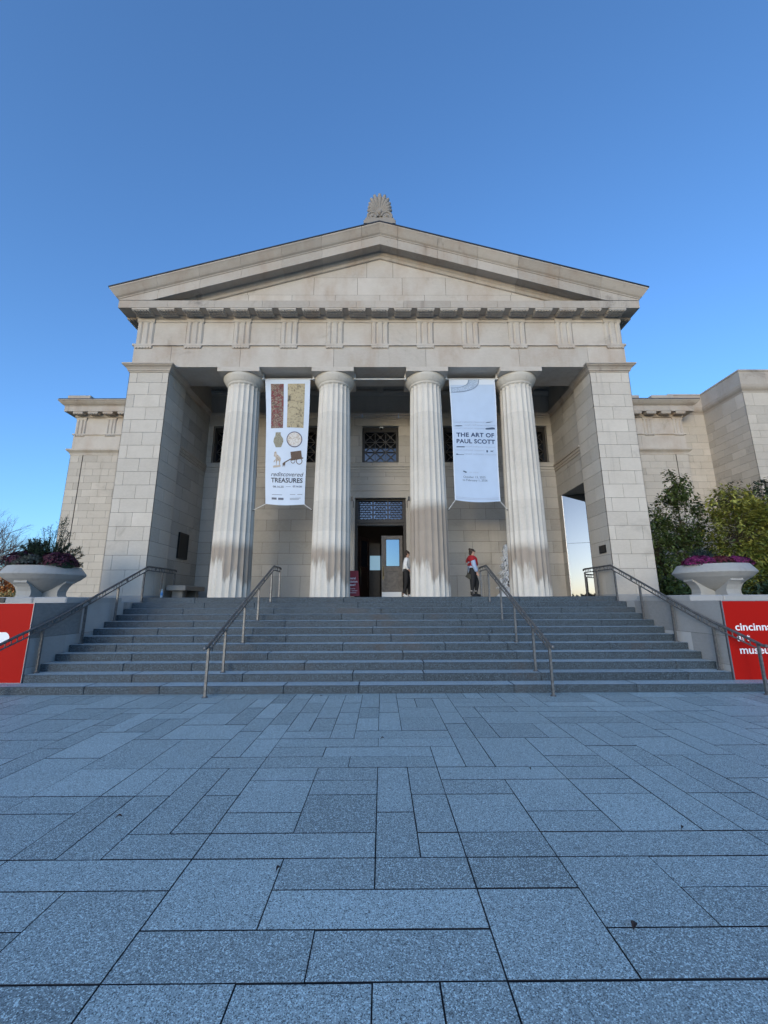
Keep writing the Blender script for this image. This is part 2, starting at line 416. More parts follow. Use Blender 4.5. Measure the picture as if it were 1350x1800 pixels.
# ceiling with coffers
mb = MB()
mb.face([(-7.05,13.6,10.35),(7.05,13.6,10.35),(7.05,Yb,10.35),(-7.05,Yb,10.35)],0,.3)
for i in range(-4,5): mb.box(i*1.56-.14,i*1.56+.14,13.6,Yb,10.18,10.345,0,.3)
mb.box(-7.05,7.05,14.55,14.85,10.17,10.34,0,.3)
mb.build('porch_ceiling', [M_wall, M_mort], B)
mb = MB(); rg = random.Random(9)
for i in range(12):
    for j in range(4):
        mb.box(-7.05+i*1.175+.003,-7.05+(i+1)*1.175-.003,12.64+j*.9+.003,12.64+(j+1)*.9-.003,LZ-.1,LZ,0,min(1,max(0,rg.gauss(.5,.2))))
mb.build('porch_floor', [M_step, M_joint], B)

# ---------------- windows with bronze grilles
def window(c):
    x0, x1, z0, z1 = c-.745, c+.745, 7.16, 8.738
    Y = Yb+.18
    mb = MB()
    for a in ((x0,x0+.10,z0,z1),(x1-.10,x1,z0,z1),(x0+.10,x1-.10,z0,z0+.05),(x0+.10,x1-.10,z1-.20,z1)):
        mb.box(a[0],a[1],Y,Y+.10,a[2],a[3])
    o = mb.build('window', M_bronze, B)
    mb = MB(); n = 3; w = (x1-x0-.2)/3; zz = z1-.20; ya = Y+.02; t = .021
    rows = 3.15
    for i in range(1,3): mb.box(x0+.1+w*i-t/2,x0+.1+w*i+t/2,ya,ya+.04,z0+.05,zz)
    for k in range(4):
        za = zz-w*k; zb = max(z0+.05, zz-w*(k+1)); fr = (za-zb)/w
        if k: mb.box(x0+.1,x1-.1,ya+.003,ya+.043,za-t/2,za+t/2)
        for i in range(n):
            xa = x0+.1+w*i
            for (p,q) in (((xa,za),(xa+w*fr,zb)),((xa+w,za),(xa+w*(1-fr),zb))):
                d = Vector((q[0]-p[0],0,q[1]-p[1])); nn = Vector((-d.z,0,d.x)).normalized()*t
                mb.obox(Vector((p[0],ya+.008,p[1]))-nn/2, d, nn, (0,.03,0))
            cx, cz = xa+w/2, (za+zb)/2
            if fr > .9: mb.obox((cx-.05,ya+.005,cz),(.05,0,.05),(.05,0,-.05),(0,.04,0))
    mb.build('grille', plain('grille_bronze',(.055,.05,.045),.4,.4), o)
    mb = MB(); mb.box(x0+.05,x1-.05,Y+.085,Y+.095,z0+.02,z1-.03)
    mb.build('pane', M_wglass, o)
M_wglass = mirror_glass('dark_window_glass', (.5,.58,.7), .09, (.006,.006,.007))
for c in bc: window(c)

# ---------------- architrave, frieze, cornice, pediment
mb = MB(); rg = random.Random(5); ex = [-8.262,-7.0,-4.68,-1.55,1.54,4.68,7.0,8.262]
for i in range(7):
    t = min(1,max(0,rg.gauss(.5,.2))); g = .005
    for (y0,y1) in ((Yp, 12.97),(12.98, 13.6)):
        mb.box(ex[i]+(g if i else 0),ex[i+1]-(g if i<6 else 0),y0,y1,9.307,10.084,0,t)
for s in (-1,1):
    mb.box(min(s*7.1,s*8.262),max(s*7.1,s*8.262),13.61,19,9.372,10.084,0,.45)
mb.box(-8.2,8.2,12.42,13.58,9.33,10.3,1)
mb.box(-7.06,7.06,13.59,13.602,10.0,10.36,0,.3)
arch = mb.build('architrave', [M_ent, M_mort], B)
mb = MB()
for a, b_, m0, m1 in (((-8.262,19),(-8.262,Yp),0,1),((-8.262,Yp),(8.262,Yp),1,1),((8.262,Yp),(8.262,19),1,0)):
    sweep_seg(mb, a, b_, [(0,10.084),(.05,10.084),(.05,10.148),(0,10.148)], m0, m1, cuts=ex and [x+8.262 for x in ex[1:-1]] if m0 and m1 else (), tone=(.5,.1))
TX = [0] + [s*v for v in (1.535,3.08,4.68,6.29,7.955) for s in (-1,1)]
def regula(mb, cx, y, z0=10.02, zg=9.985, hw=.293):
    mb.box(cx-hw,cx+hw,y-.045,y+.01,z0,10.083)
    for k in range(6):
        x = cx-hw+.049+k*.098; mb.mesh([(x-.036,y-.042,z0),(x+.036,y-.042,z0),(x+.036,y,z0),(x-.036,y,z0),(x-.024,y-.036,zg),(x+.024,y-.036,zg),(x+.024,y,zg),(x-.024,y,zg)],[(0,1,5,4),(1,2,6,5),(3,0,4,7),(4,5,6,7)])
for cx in TX: regula(mb, cx, Yp)
mb.build('taenia', [M_ent, M_mort], arch)
mb = MB(); xs = sorted(TX)
mb.box(-8.25,8.25,Yp+.045,13.5,10.10,11.2,1)
for s in (-1,1): mb.box(min(s*7.1,s*8.24),max(s*7.1,s*8.24),13.51,19,10.15,11.2,0,.4)
for i in range(len(xs)-1):
    a, b_ = xs[i]+.293, xs[i+1]-.293; t = min(1,max(0,rg.gauss(.5,.2)))
    mb.box(a+.004,b_-.004,Yp+.03,Yp+.1,10.15,11.0,0,t); mb.box(a+.004,b_-.004,Yp+.012,Yp+.1,11.004,11.122,0,t)
fr = mb.build('frieze', [M_ent, M_mort], B)
def triglyph(mb, cx, yf, z0, z1, hw=.29, cap=.12):
    u = hw*2/6.0
    pts = [(-hw,.045),(-hw+u*.5,.0),(-hw+u*1.35,.0),(-hw+u*1.85,.042),(-hw+u*2.35,.0),(-hw+u*3.65,0),(-hw+u*4.15,.042),(-hw+u*4.65,0),(-hw+u*5.5,0),(hw,.045)]
    zt = z1-cap
    for i in range(len(pts)-1):
        (xa,da),(xb,db) = pts[i],pts[i+1]
        mb.face([(cx+xa,yf+da,z0),(cx+xb,yf+db,z0),(cx+xb,yf+db,zt-.05),(cx+xa,yf+da,zt-.05)],0,.5)
        mb.face([(cx+xa,yf+da,zt-.05),(cx+xb,yf+db,zt-.05),(cx+xb,yf,zt),(cx+xa,yf,zt)],0,.5)
    for sx in (-1,1): mb.face([(cx+sx*hw,yf+.045,z0),(cx+sx*hw,yf+.12,z0),(cx+sx*hw,yf+.12,zt),(cx+sx*hw,yf+.045,zt)],0,.4)
    mb.box(cx-hw-.008,cx+hw+.008,yf-.012,yf+.12,zt,z1,0,.5)
for cx in TX:
    mb = MB(); triglyph(mb, cx, Yp-.012, 10.15, 11.121)
    mb.build('triglyph', [M_ent, M_mort], fr)
gei = [(0,11.123),(.02,11.123),(.035,11.17),(.06,11.23),(.43,11.23),(.43,11.50),(.0,11.51)]
mb = MB()
for a, b_, m0, m1, cu in (((-8.262,19),(-8.262,Yp),0,1,(1.6,3.2,4.8)),((-8.262,Yp),(8.262,Yp),1,1,[1.2+1.57*k for k in range(10)]),((8.262,Yp),(8.262,19),1,0,(1.6,3.2,4.8))):
    sweep_seg(mb, a, b_, gei, m0, m1, cuts=cu, tone=(.5,.14))
corn = mb.build('cornice', [M_corn, M_mort], B)
# mutules with guttae
mu = MB(); mc = []
for i in range(len(xs)):
    mc.append(xs[i])
    if i < len(xs)-1: mc.append((xs[i]+xs[i+1])/2)
def mutule(mb, cx, cy, ax):
    hw = .29
    def bx(a0,a1,d0,d1,z0,z1):
        if ax == 'x': mb.box(cx+a0,cx+a1,cy-d1,cy-d0,z0,z1,0,.45)
        else: mb.box(cx+min(ax*d0,ax*d1),cx+max(ax*d0,ax*d1),cy+a0,cy+a1,z0,z1,0,.45)
    bx(-hw,hw,.065,.415,11.172,11.228)
    for r_ in range(3):
        for k in range(6):
            a = -hw+.05+k*.096; d = .09+r_*.115; bx(a-.03,a+.03,d,d+.075,11.145,11.170)
for cx in mc:
    mb = MB(); mutule(mb, cx, Yp, 'x'); mb.build('mutule', [M_ent, M_mort], corn)  # paler stone than the cornice, to offset the shade under it
for s in (-1,1):
    for k in range(5):
        mb = MB(); mutule(mb, s*8.262, 12.7+.79*k, s); mb.build('mutule', [M_corn, M_mort], corn)
# tympanum
SL = .2935
def clip(poly, f):
    out = []
    for i in range(len(poly)):
        a, b_ = poly[i], poly[(i+1)%len(poly)]; fa, fb = f(a), f(b_)
        if fa >= 0: out.append(a)
        if fa*fb < 0:
            t = fa/(fa-fb); out.append((a[0]+(b_[0]-a[0])*t, a[1]+(b_[1]-a[1])*t))
    return out
mb = MB(); yt = Yp+.01
mb.face([(-8.2,yt+.012,11.40),(8.2,yt+.012,11.40),(0,yt+.012,13.80)],1)
for z0, z1, cuts in ((11.40,12.08,[-8.1,-6.15,-4.55,-3.05,-1.55,0,1.55,3.05,4.55,6.15,8.1]),(12.085,12.78,[-6.2,-4.6,-2.3,-.78,.78,2.3,4.6,6.2]),(12.785,13.7,[-4,-.46,.46,4])):
    for i in range(len(cuts)-1):
        poly = [(cuts[i]+.005,z0),(cuts[i+1]-.005,z0),(cuts[i+1]-.005,z1),(cuts[i]+.005,z1)]
        poly = clip(clip(poly, lambda p: 13.75-SL*p[0]-p[1]), lambda p: 13.75+SL*p[0]-p[1])
        if len(poly) > 2: mb.face([(p[0],yt,p[1]) for p in poly],0,min(1,max(0,rg.gauss(.5,.2))))
mb.build('tympanum', [M_ent, M_mort], B)
rk = [(-.02,13.54),(.02,13.54),(.045,13.56),(.05,13.66),(.09,13.70),(.10,13.79),(.40,13.79),(.40,13.745),(.44,13.745),(.44,14.09),(.46,14.095),(.46,14.13),(.48,14.145),(.51,14.17),(.55,14.23),(.59,14.30),(.625,14.36),(.655,14.40),(.655,14.44),(-.02,14.445)]
mb = MB()
cu = [.62+1.36*k for k in range(6)]
for s in (-1,1):
    def xf(P, s=s):
        x, y, z = P; z = z-SL*abs(x)
        return (x, y, max(z, 11.512))
    if s > 0: sweep_seg(mb, (0,Yp), (8.262,Yp), rk, 0, 1, cuts=cu, step=.12, xf=xf, tone=(.45,.16))
    else: sweep_seg(mb, (-8.262,Yp), (0,Yp), rk, 1, 0, cuts=[8.262-c for c in cu][::-1], step=.12, xf=xf, tone=(.45,.16))
    # gutter returning along the flank
    gp = [(.46,14.095),(.46,14.13),(.48,14.145),(.51,14.17),(.55,14.23),(.59,14.30),(.625,14.36),(.655,14.40),(.655,14.44),(.0,14.445),(.0,14.095)]
    gp = [(d, z-SL*(8.262+d)) for d,z in gp]; gp[-1] = (0, gp[0][1]); gp[-2] = (0, gp[8][1])
    a, b_ = (s*8.262,Yp),(s*8.262,19)
    if s < 0: a, b_ = b_, a
    sweep_seg(mb, a, b_, gp, 1 if s>0 else 0, 0 if s>0 else 1, tone=(.45,.1))
mb.build('raking_cornice', [M_corn, M_mort], B)
mb = MB()
for s in (-1,1):
    e = 8.945
    for (za, zb) in ((14.452,14.49),):
        v = [(0,11.68,za),(s*e,11.68,za-SL*e),(s*e,24,za-SL*e),(0,24,za),(0,11.68,zb),(s*e,11.68,zb-SL*e),(s*e,24,zb-SL*e),(0,24,zb)]
        mb.mesh(v,[(0,1,2,3),(4,5,6,7),(0,1,5,4),(1,2,6,5),(2,3,7,6)])
mb.build('roof', plain('dark_roof_metal',(.035,.04,.05),.5,.4,var=.2), B)
# acroterion: anthemion with volutes
mb = MB(); ya = 11.92; ZA = .15
mb.box(-.50,.50,ya-.16,ya+.2,14.46,14.68); mb.bbox(-.56,.56,ya-.17,ya+.24,14.45,14.62,.03)
def petal(a, r0, r1, w):
    c = Vector((math.sin(a),0,math.cos(a))); o = Vector((0,ya,14.97)); n_ = Vector((c.z,0,-c.x))
    pts = []; rad = []
    for k in range(8):
        f_ = k/7; curl = .10*math.sin(a)*f_*f_
        pts.append(o+c*(r0+(r1-r0)*f_)+n_*curl*-.6+Vector((0,-.06*math.sin(f_*2.6),0))); rad.append(w*(.35+.9*f_ if f_ < .8 else (1.07-1.6*(f_-.8))))
    mb.tube(pts, rad, 8); mb.ell(pts[-1],rad[-1]*1.02,rad[-1]*1.0,rad[-1]*1.02,8,6)
for k, a in enumerate([0,-14,14,-27,27,-41,41,-57,57,-76,76]):
    L_ = (abs(math.sin(R(a))/.40)**2.7+abs(math.cos(R(a))/.82)**2.7)**(-1/2.7); petal(R(a), .05, L_, .078 if a else .085)
for s in (-1,1):
    pts = []
    for k in range(40):
        t = k/39*4.6*math.pi; r_ = .20*(1-k/39*.86); pts.append((s*(.255-math.cos(t)*r_*1.0), ya-.09, 14.81+math.sin(t)*r_))
    mb.tube(pts, [.045*(1-.55*k/39) for k in range(40)], 6)
    mb.ell((s*.255,ya-.02,14.81),.22,.1,.21,16,8)
    mb.ell((s*.255,ya-.1,14.81),.05,.06,.05)
mb.ell((0,ya-.06,15.01),.10,.1,.12); mb.ell((0,ya+.03,15.12),.35,.11,.66,20,10)
mb.build('acroterion', stone('acroterion_stone',(.30,.27,.235),dirt=.7,streak=.4), B)

# ---------------- columns
def column_meshes():
    mb = MB(); nf = 20; k = 8; n = nf*k; rg = random.Random(3)
    zs = []; z = LZ; 
    zl = [LZ+ (8.80-LZ)*i/28 for i in range(29)]
    def rad(z):
        f_ = (z-LZ)/(8.80-LZ); return .628-.10*f_+.012*math.sin(math.pi*f_)
    v = []; 
    def ring(z, r, depth=1):
        for i in range(n):
            a = 2*math.pi*i/n; ph = (i % k)/k; d = math.sin(math.pi*ph); v.append((r*(1-.062*depth*d)*math.cos(a), r*(1-.062*depth*d)*math.sin(a), z))
    rows = []
    for z in zl[:-1]: rows.append((z, rad(z), 1, None))
    rows += [(8.66,rad(8.66),1,None),(8.70,rad(8.70)-.006,1,None),(8.715,rad(8.7),1,None),(8.80,rad(8.8),.9,None),(8.835,rad(8.8)+.02,.1,None)]
    for (z,r,d,_) in rows: ring(z,r,d)
    tn = .5
    f = []
    for i in range(len(rows)-1):
        if i % 4 == 0: tn = min(1,max(0,rg.gauss(.5,.22)))
        fs = [(i*n+j, i*n+(j+1)%n, (i+1)*n+(j+1)%n, (i+1)*n+j) for j in range(n)]
        for q in fs: mb.f.append(q); mb.m.append(0); mb.t.append(tn); mb.sm.append(False)
    mb.v = v
    return mb
cxs = [-4.70,-1.572,1.572,4.70]
stains = [(2.62,3.45),(2.55,3.32),(2.50,4.65),(2.38,3.35)]
mbs = column_meshes()
proto = None
for i, cx in enumerate(cxs):
    if proto is None:
        mbx = MB(); mbx.__dict__.update(mbs.__dict__); mbx.v = [(x+B.location.x, y+B.location.y, z) for x,y,z in mbs.v]
        c = mbx.build('column', M_colm, B); proto = c
        e = MB()
        pr = [(.545,8.84),(.552,8.85),(.545,8.862),(.556,8.872),(.55,8.884),(.575,8.90),(.61,8.945),(.65,9.01),(.682,9.07),(.695,9.115),(.69,9.148)]
        e.lathe(pr, B.location.x, B.location.y, 64); cap = e.build('echinus', M_colm, B); cap.parent = c
        e = MB(); e.bbox(-.70+B.location.x,.70+B.location.x,-.70+B.location.y,.70+B.location.y,9.149,9.305,.008); ab = e.build('abacus', M_ent, B); ab.parent = c
        kids = [cap, ab]
    else:
        c = proto.copy(); col.objects.link(c); c.parent = B
        for kd in kids:
            k2 = kd.copy(); col.objects.link(k2); k2.parent = c; k2['stain_low'] = 20.0; k2['stain_high'] = 0.0
    c.location = (cx-B.location.x, 13.03-B.location.y, 0); c.rotation_euler.z = 0
    c['stain_low'] = float(stains[i][0]-B.location.z); c['stain_high'] = float(stains[i][1]-B.location.z)
for kd in kids: kd['stain_low'] = 20.0; kd['stain_high'] = 0.0

# ---------------- wings
def wing(s):
    mb = MB(); rg = random.Random(60+s); Yw = 19.0
    xo = 15.09; xi = 8.2; zs = [0,.45,.9,1.35]+[1.75+.345*i for i in range(20)]+[8.66]
    O = (-xo,Yw,0) if s < 0 else (xi,Yw,0)
    pat = run_pattern(.82,.16,70+s)
    ashlar(mb, O, (1,0,0),(0,0,1),(0,-1,0), xo-xi, zs, lambda ci,w: [c for c in pat(ci,w)]+([.62] if s<0 else [w-.62]) if True else 0, tone=(.5,.17), rg=rg)
    ashlar(mb, (s*xo,Yw,0),(0,1,0),(0,0,1),(s,0,0), 12, zs, run_pattern(.9,.1,80+s), tone=(.5,.17), rg=rg)
    mb.box(min(s*14.46,s*14.49),max(s*14.46,s*14.49),Yw-.012,Yw+.01,.9,8.66,1)
    w = mb.build('wing', [M_lime, M_mort], B)
    def runs(mb, prof, cu=(), tone=(.5,.12)):
        P_ = [(s*xi,Yw),(s*xo,Yw),(s*xo,Yw+12)]
        if s < 0: P_ = P_[::-1]
        for i in range(2):
            a, b_ = P_[i], P_[i+1]; front = abs(a[1]-b_[1]) < .01
            m0, m1 = (1 if i == 1 else 0), (1 if i == 0 else 0)
            sweep_seg(mb, a, b_, prof, m0, m1, cuts=cu if front else (), tone=tone)
    mb = MB()
    runs(mb, [(0,8.66),(.02,8.66),(.03,8.74),(.08,8.80),(.15,8.86),(.16,8.94),(0,8.95)], (1.9,3.8,5.6))
    runs(mb, [(-.05,8.95),(.0,8.95),(.0,9.70),(.05,9.70),(.05,9.76),(-.05,9.76)], (2.4,4.7))
    runs(mb, [(-.1,9.76),(-.02,9.76),(-.02,10.6),(-.1,10.6)])
    mb.build('wing_entablature', [M_ent, M_mort], w)
    for tx in (14.80,13.33,11.88,10.43,8.98):
        mb = MB(); triglyph(mb, s*tx, Yw-.03, 9.765, 10.6, .245, .09); 
        for k in range(6): mb.box(s*tx-.225+k*.08,s*tx-.175+k*.08,Yw-.05,Yw,9.63,9.69)
        mb.build('triglyph', [M_ent, M_mort], w)
    mb = MB()
    runs(mb, [(0,10.6),(.04,10.62),(.05,10.79),(.37,10.79),(.37,11.06),(.39,11.065),(.39,11.09),(.42,11.10),(.46,11.13),(.52,11.19),(.565,11.25),(.60,11.28),(.60,11.31),(0,11.33)], (1.7,3.2,4.75,6.1) , (.45,.15))
    for k in range(9):
        x = s*(14.8-.725*k); mb.box(x-.24,x+.24,Yw-.35,Yw-.06,10.70,10.788)
        for q in range(6): mb.box(x-.22+q*.077,x-.17+q*.077,Yw-.34,Yw-.29,10.66,10.70)
    mb.build('wing_cornice', [M_corn, M_mort], w)
    mb = MB()
    mb.box(min(s*(xi),s*(xo+.58)),max(s*xi,s*(xo+.58)),Yw-.58,Yw+12,11.335,11.37)
    mb.build('wing_roof', bpy.data.materials['dark_roof_metal'], w)
    for (a,b_) in (((14.18,15.3),) if s < 0 else ((12.2,12.75),(13.35,14.45))):
        mb = MB(); mb.bbox(min(s*a,s*b_),max(s*a,s*b_),Yw-.5,Yw+.9,11.37,11.57,.02); mb.build('roof_block', [M_corn, M_mort], w)
for s in (-1,1): wing(s)
# ---------------- right pavilion
mb = MB(); rg = random.Random(77)
zs = [0,.5]+[.9+.345*i for i in range(26)]+[9.95,10.39,11.06]
def pv(ci,w): return run_pattern(.85,.3,91)(ci,w)
ashlar(mb, (16.75,17.3,0),(1,0,0),(0,0,1),(0,-1,0), 12, zs, pv, tone=(.55,.2), rg=rg)
ashlar(mb, (16.75,17.3,0),(0,1,0),(0,0,1),(-1,0,0), 2.35, zs, pv, tone=(.42,.28), rg=rg)
ashlar(mb, (15.0,19.65,0),(1,0,0),(0,0,1),(0,-1,0), 1.75, zs, pv, tone=(.42,.15), rg=rg)
mb.box(16.74,28.75,17.31,17.34,9.95,10.39,2)
pav = mb.build('pavilion', [M_lime, M_mort, M_wall], B)
mb = MB()
pp = [(0,11.06),(.02,11.06),(.03,11.12),(.10,11.2),(.14,11.28),(.16,11.40),(.02,11.44),(.02,12.12),(.05,12.13),(.05,12.2),(-.3,12.2)]
for a, b_, m0, m1, cu in (((15.0,19.65),(16.75,19.65),0,-1,()),((16.75,19.65),(16.75,17.3),-1,1,(1.1,)),((16.75,17.3),(28.75,17.3),1,0,(1.2,2.6,4,5.4))):
    sweep_seg(mb, a, b_, pp, m0, m1, cuts=cu, tone=(.5,.14))
mb.build('pavilion_cornice', [M_corn, M_mort], pav)
# ------------------------------------------------------------------ text
def text_polys(body, shear=0, bold=0.0, space=1.0):
    cu = bpy.data.curves.new('t','FONT'); cu.body = body; cu.size = 1; cu.shear = shear; cu.offset = bold; cu.space_character = space; cu.resolution_u = 3
    o = bpy.data.objects.new('t', cu); col.objects.link(o)
    bpy.context.view_layer.update()
    dg = bpy.context.evaluated_depsgraph_get()
    me = bpy.data.meshes.new_from_object(o.evaluated_get(dg))
    v = [(p.co.x,p.co.y) for p in me.vertices]; f = [tuple(p.vertices) for p in me.polygons]
    bpy.data.objects.remove(o); bpy.data.curves.remove(cu); bpy.data.meshes.remove(me)
    x0 = min(p[0] for p in v); x1 = max(p[0] for p in v); y0 = min(p[1] for p in v); y1 = max(p[1] for p in v)
    return v, f, (x0,x1,y0,y1)
def text_fit(mb, body, fn, u0, u1, vb, vt, m=0, **kw):
    """fits lettering into the (u,v) rectangle of surface fn(u,v)->point; vb baseline side, vt top; cap-height letters fill it"""
    v, f, (x0,x1,y0,y1) = text_polys(body, **kw)
    yb = 0.0; yt = y1
    pts = [fn(u0+(u1-u0)*(p[0]-x0)/(x1-x0), vb+(vt-vb)*(p[1]-yb)/(yt-yb)) for p in v]
    mb.mesh(pts, f, m)

# ------------------------------------------------------------------ doorway (recessed behind the surround)
M_doorwood = plain('weathered_door_wood', (.10,.085,.075), .45, var=.3, vscale=9)
M_darkwood = plain('dark_door_wood', (.030,.015,.010), .4, var=.3, vscale=9)
M_doorglass = mirror_glass('door_glass', (.36,.66,1.0), .20)
M_fanglass = mirror_glass('transom_glass', (.45,.64,.95), .11, (.02,.022,.03))
Yd = 16.04
mb = MB()
for a in ((-1.003,-.90,LZ,5.672),(.90,1.003,LZ,5.672),(-.90,.90,5.60,5.672),(-.90,.90,4.60,4.70)): mb.box(a[0],a[1],Yd-.06,Yd+.12,a[2],a[3])
mb.box(-.90,.90,Yd-.11,Yd+.10,4.70,4.76); mb.box(-.90,.90,Yd-.08,Yd+.10,4.76,4.83)
dfr = mb.build('door_frame', M_bronze, B)
mb = MB()
x0, x1, z0, z1 = -.90,.90,4.83,5.60; ya = Yd
for i in range(4): mb.box(x0+.6*i-.03 if i else x0, x0+.6*i+.03 if i < 3 else x1, ya-.015, ya+.03, z0, z1)
def arc(mb, cx, cz, r, w, a0, a1, y, n=9):
    for k in range(n):
        a, b_ = a0+(a1-a0)*k/n, a0+(a1-a0)*(k+1)/n
        P = lambda rr, aa, yy: (cx+rr*math.cos(aa), yy, cz+rr*math.sin(aa))
        v = [P(r-w,a,y),P(r,a,y),P(r,b_,y),P(r-w,b_,y),P(r-w,a,y+.025),P(r,a,y+.025),P(r,b_,y+.025),P(r-w,b_,y+.025)]
        mb.mesh(v,[(0,1,2,3),(0,4,5,1),(3,2,6,7),(1,5,6,2),(0,3,7,4)])
rw = .77/8
for p in range(3):
    px = x0+.6*p
    for r_ in range(8):
        for c in range(4):
            cx = px+.08+ (c+.5*(r_%2))*.145
            if px+.06 < cx < px+.56: arc(mb, cx, z0+r_*rw-.03, .088, .03, .35, math.pi-.35, ya-.006+.001*(r_%2)); mb.box(cx-.01,cx+.01,ya,ya+.02,z0+max(0,r_*rw-.03),z0+r_*rw+.02)
mb.build('transom_lattice', plain('lattice_bronze',(.02,.021,.03),.4,.4), dfr)
mb = MB(); mb.box(x0,x1,Yd+.05,Yd+.06,z0,z1); mb.build('transom_pane', M_fanglass, dfr)
def leaf(name, M, xa, xb, Y, ang=0, hinge=None, gl=M_doorglass):
    za, zb = LZ+.02, 4.20
    def T(mb):
        if ang:
            c, s_ = math.cos(ang), math.sin(ang)
            mb.v = [(hinge+(x-hinge)*c-(y-Y)*s_, Y+(x-hinge)*s_+(y-Y)*c, z) for x,y,z in mb.v]
        return mb
    w = .10; mb = MB()
    for a in ((xa,xa+w+.06,za,zb),(xb-w,xb,za,zb),(xa+w+.06,xb-w,zb-.12,zb),(xa+w+.06,xb-w,za,za+.42),(xa+w+.06,xb-w,2.86,2.98)):
        mb.box(a[0],a[1],Y,Y+.055,a[2],a[3])
    mb.box(xa+w+.06,xb-w,Y+.02,Y+.045,za+.42,2.86); mb.bbox(xa+w+.11,xb-w-.05,Y+.008,Y+.03,za+.48,2.80,.01)
    o = T(mb).build(name, M, B)
    mb = MB()
    for a in ((xa+w+.06,xa+w+.09,2.98,zb-.12),(xb-w-.03,xb-w,2.98,zb-.12),(xa+w+.06,xb-w,zb-.15,zb-.12),(xa+w+.06,xb-w,2.98,3.01)): mb.box(a[0],a[1],Y-.008,Y+.03,a[2],a[3])
    T(mb).build('glazing_bead', M_darkwood, o)
    mb = MB(); mb.box(xa+w+.09,xb-w-.03,Y+.018,Y+.028,3.01,zb-.15); T(mb).build('pane', gl, o)
    mb = MB(); hx = xa+.07
    mb.tube([(hx,Y,2.62),(hx,Y-.055,2.64),(hx,Y-.06,2.80),(hx,Y-.055,2.94),(hx,Y,2.96)], .012, 8); mb.box(hx-.03,hx+.03,Y-.008,Y,2.50,3.0)
    T(mb).build('handle', plain('handle_brass',(.10,.08,.045),.35,.8), o)
    return o
rl = leaf('door', M_doorwood, .035, .86, Yd+.03)
mb = MB(); mb.box(.05,.80,Yd+.012,Yd+.028,LZ+.012,LZ+.22); mb.build('kick_plate', plain('pale_kick_plate',(.78,.80,.82),.35), rl)  # pale colour stands in for sky reflected in the metal
ll = leaf('door', M_darkwood, -.86, -.02, Yd+.03, R(62), -.86, mirror_glass('dark_door_glass',(.4,.42,.45),.03))
# vestibule seen through the open leaf
mb = MB()
mb.box(-1.6,1.6,19.0,19.05,LZ,6.4); mb.box(-1.65,-1.6,16.17,19.0,LZ,6.4); mb.box(1.6,1.65,16.17,19.0,LZ,6.4); mb.box(-1.6,1.6,16.17,19.0,6.4,6.45)
mb.box(-1.6,1.6,16.20,19.0,LZ-.05,LZ-.003); mb.box(-1.6,-1.006,16.12,16.17,LZ,6.4); mb.box(1.006,1.6,16.12,16.17,LZ,6.4); mb.box(-1.006,1.006,16.165,16.17,5.68,6.4)
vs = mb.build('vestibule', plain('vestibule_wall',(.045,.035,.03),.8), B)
mb = MB()
for a in ((-.98,-.80),(-.03,.03),(.80,.98)): mb.box(a[0],a[1],18.93,18.99,LZ,4.3)
mb.box(-.80,.80,18.93,18.99,LZ,3.05); mb.box(-.80,.80,18.93,18.99,3.72,4.3)
ind = mb.build('inner_door', M_darkwood, vs)
mb = MB(); mb.box(-.50,-.03,18.95,18.96,3.06,3.72); mb.box(.03,.80,18.95,18.96,3.06,3.72)
mb.build('glowing_pane', emit('pane_daylight_emission',(.35,.58,.75),.14), ind)  # panes emit a pale blue glow of their own in place of daylight
mb = MB(); mb.box(-1.0,1.0,15.84,16.17,LZ-.02,LZ+.012); mb.build('threshold', M_bronze, B)
lamp = empty('ceiling_lamp', (0.02,17.2,5.45), 'lit white globe lamp cluster glowing behind the fan lattice over the door', 'lamp')
mb = MB()
M_glow = emit('lamp_glow',(1,.93,.8),2.2)
for c_, r_ in (((-.09,17.2,5.44),.08),((.13,17.2,5.44),.08),((-.07,17.25,5.22),.05),((.13,17.25,5.22),.05)):
    mb = MB(); mb.ell(c_,r_,r_,r_*.9,12,8); mb.build('lamp_globe', M_glow, lamp)
mb = MB(); mb.tube([(.02,17.2,6.4),(.02,17.2,5.5)],.012); mb.tube([(-.1,17.2,5.5),(.14,17.2,5.5)],.01); mb.tube([(-.08,17.25,5.27),(.13,17.25,5.27)],.01); mb.tube([(.02,17.2,5.5),(.02,17.25,5.27)],.01)
mb.build('lamp_stem', M_bronze, lamp)
# glass leaf in the side opening, standing ajar so that it shows the sky behind the visitor
ang = R(27); hx, hy = 7.08, 15.46
def rot(x, y): return (hx+math.cos(ang)*x+math.sin(ang)*y, hy-math.sin(ang)*x+math.cos(ang)*y)
def robox(mb, xa, xb, ya, yb, za, zb):
    a = rot(xa,ya); mb.obox((a[0],a[1],za), (math.cos(ang)*(xb-xa),-math.sin(ang)*(xb-xa),0), (math.sin(ang)*(yb-ya),math.cos(ang)*(yb-ya),0), (0,0,zb-za))
mb = MB()
for zz in ((LZ+.02,3.78),(3.79,5.66)): robox(mb, 0, 1.7, 0, .02, zz[0], zz[1])
gd = mb.build('glass_door', mirror_glass('reflective_door_glass',(.52,.66,.92),.085,(.03,.035,.04)), B)
mb = MB(); robox(mb, -.022, -.002, -.008, .03, LZ+.02, 5.66); mb.build('edge_trim', plain('bright_edge',(.6,.62,.64),.35,.3), gd)

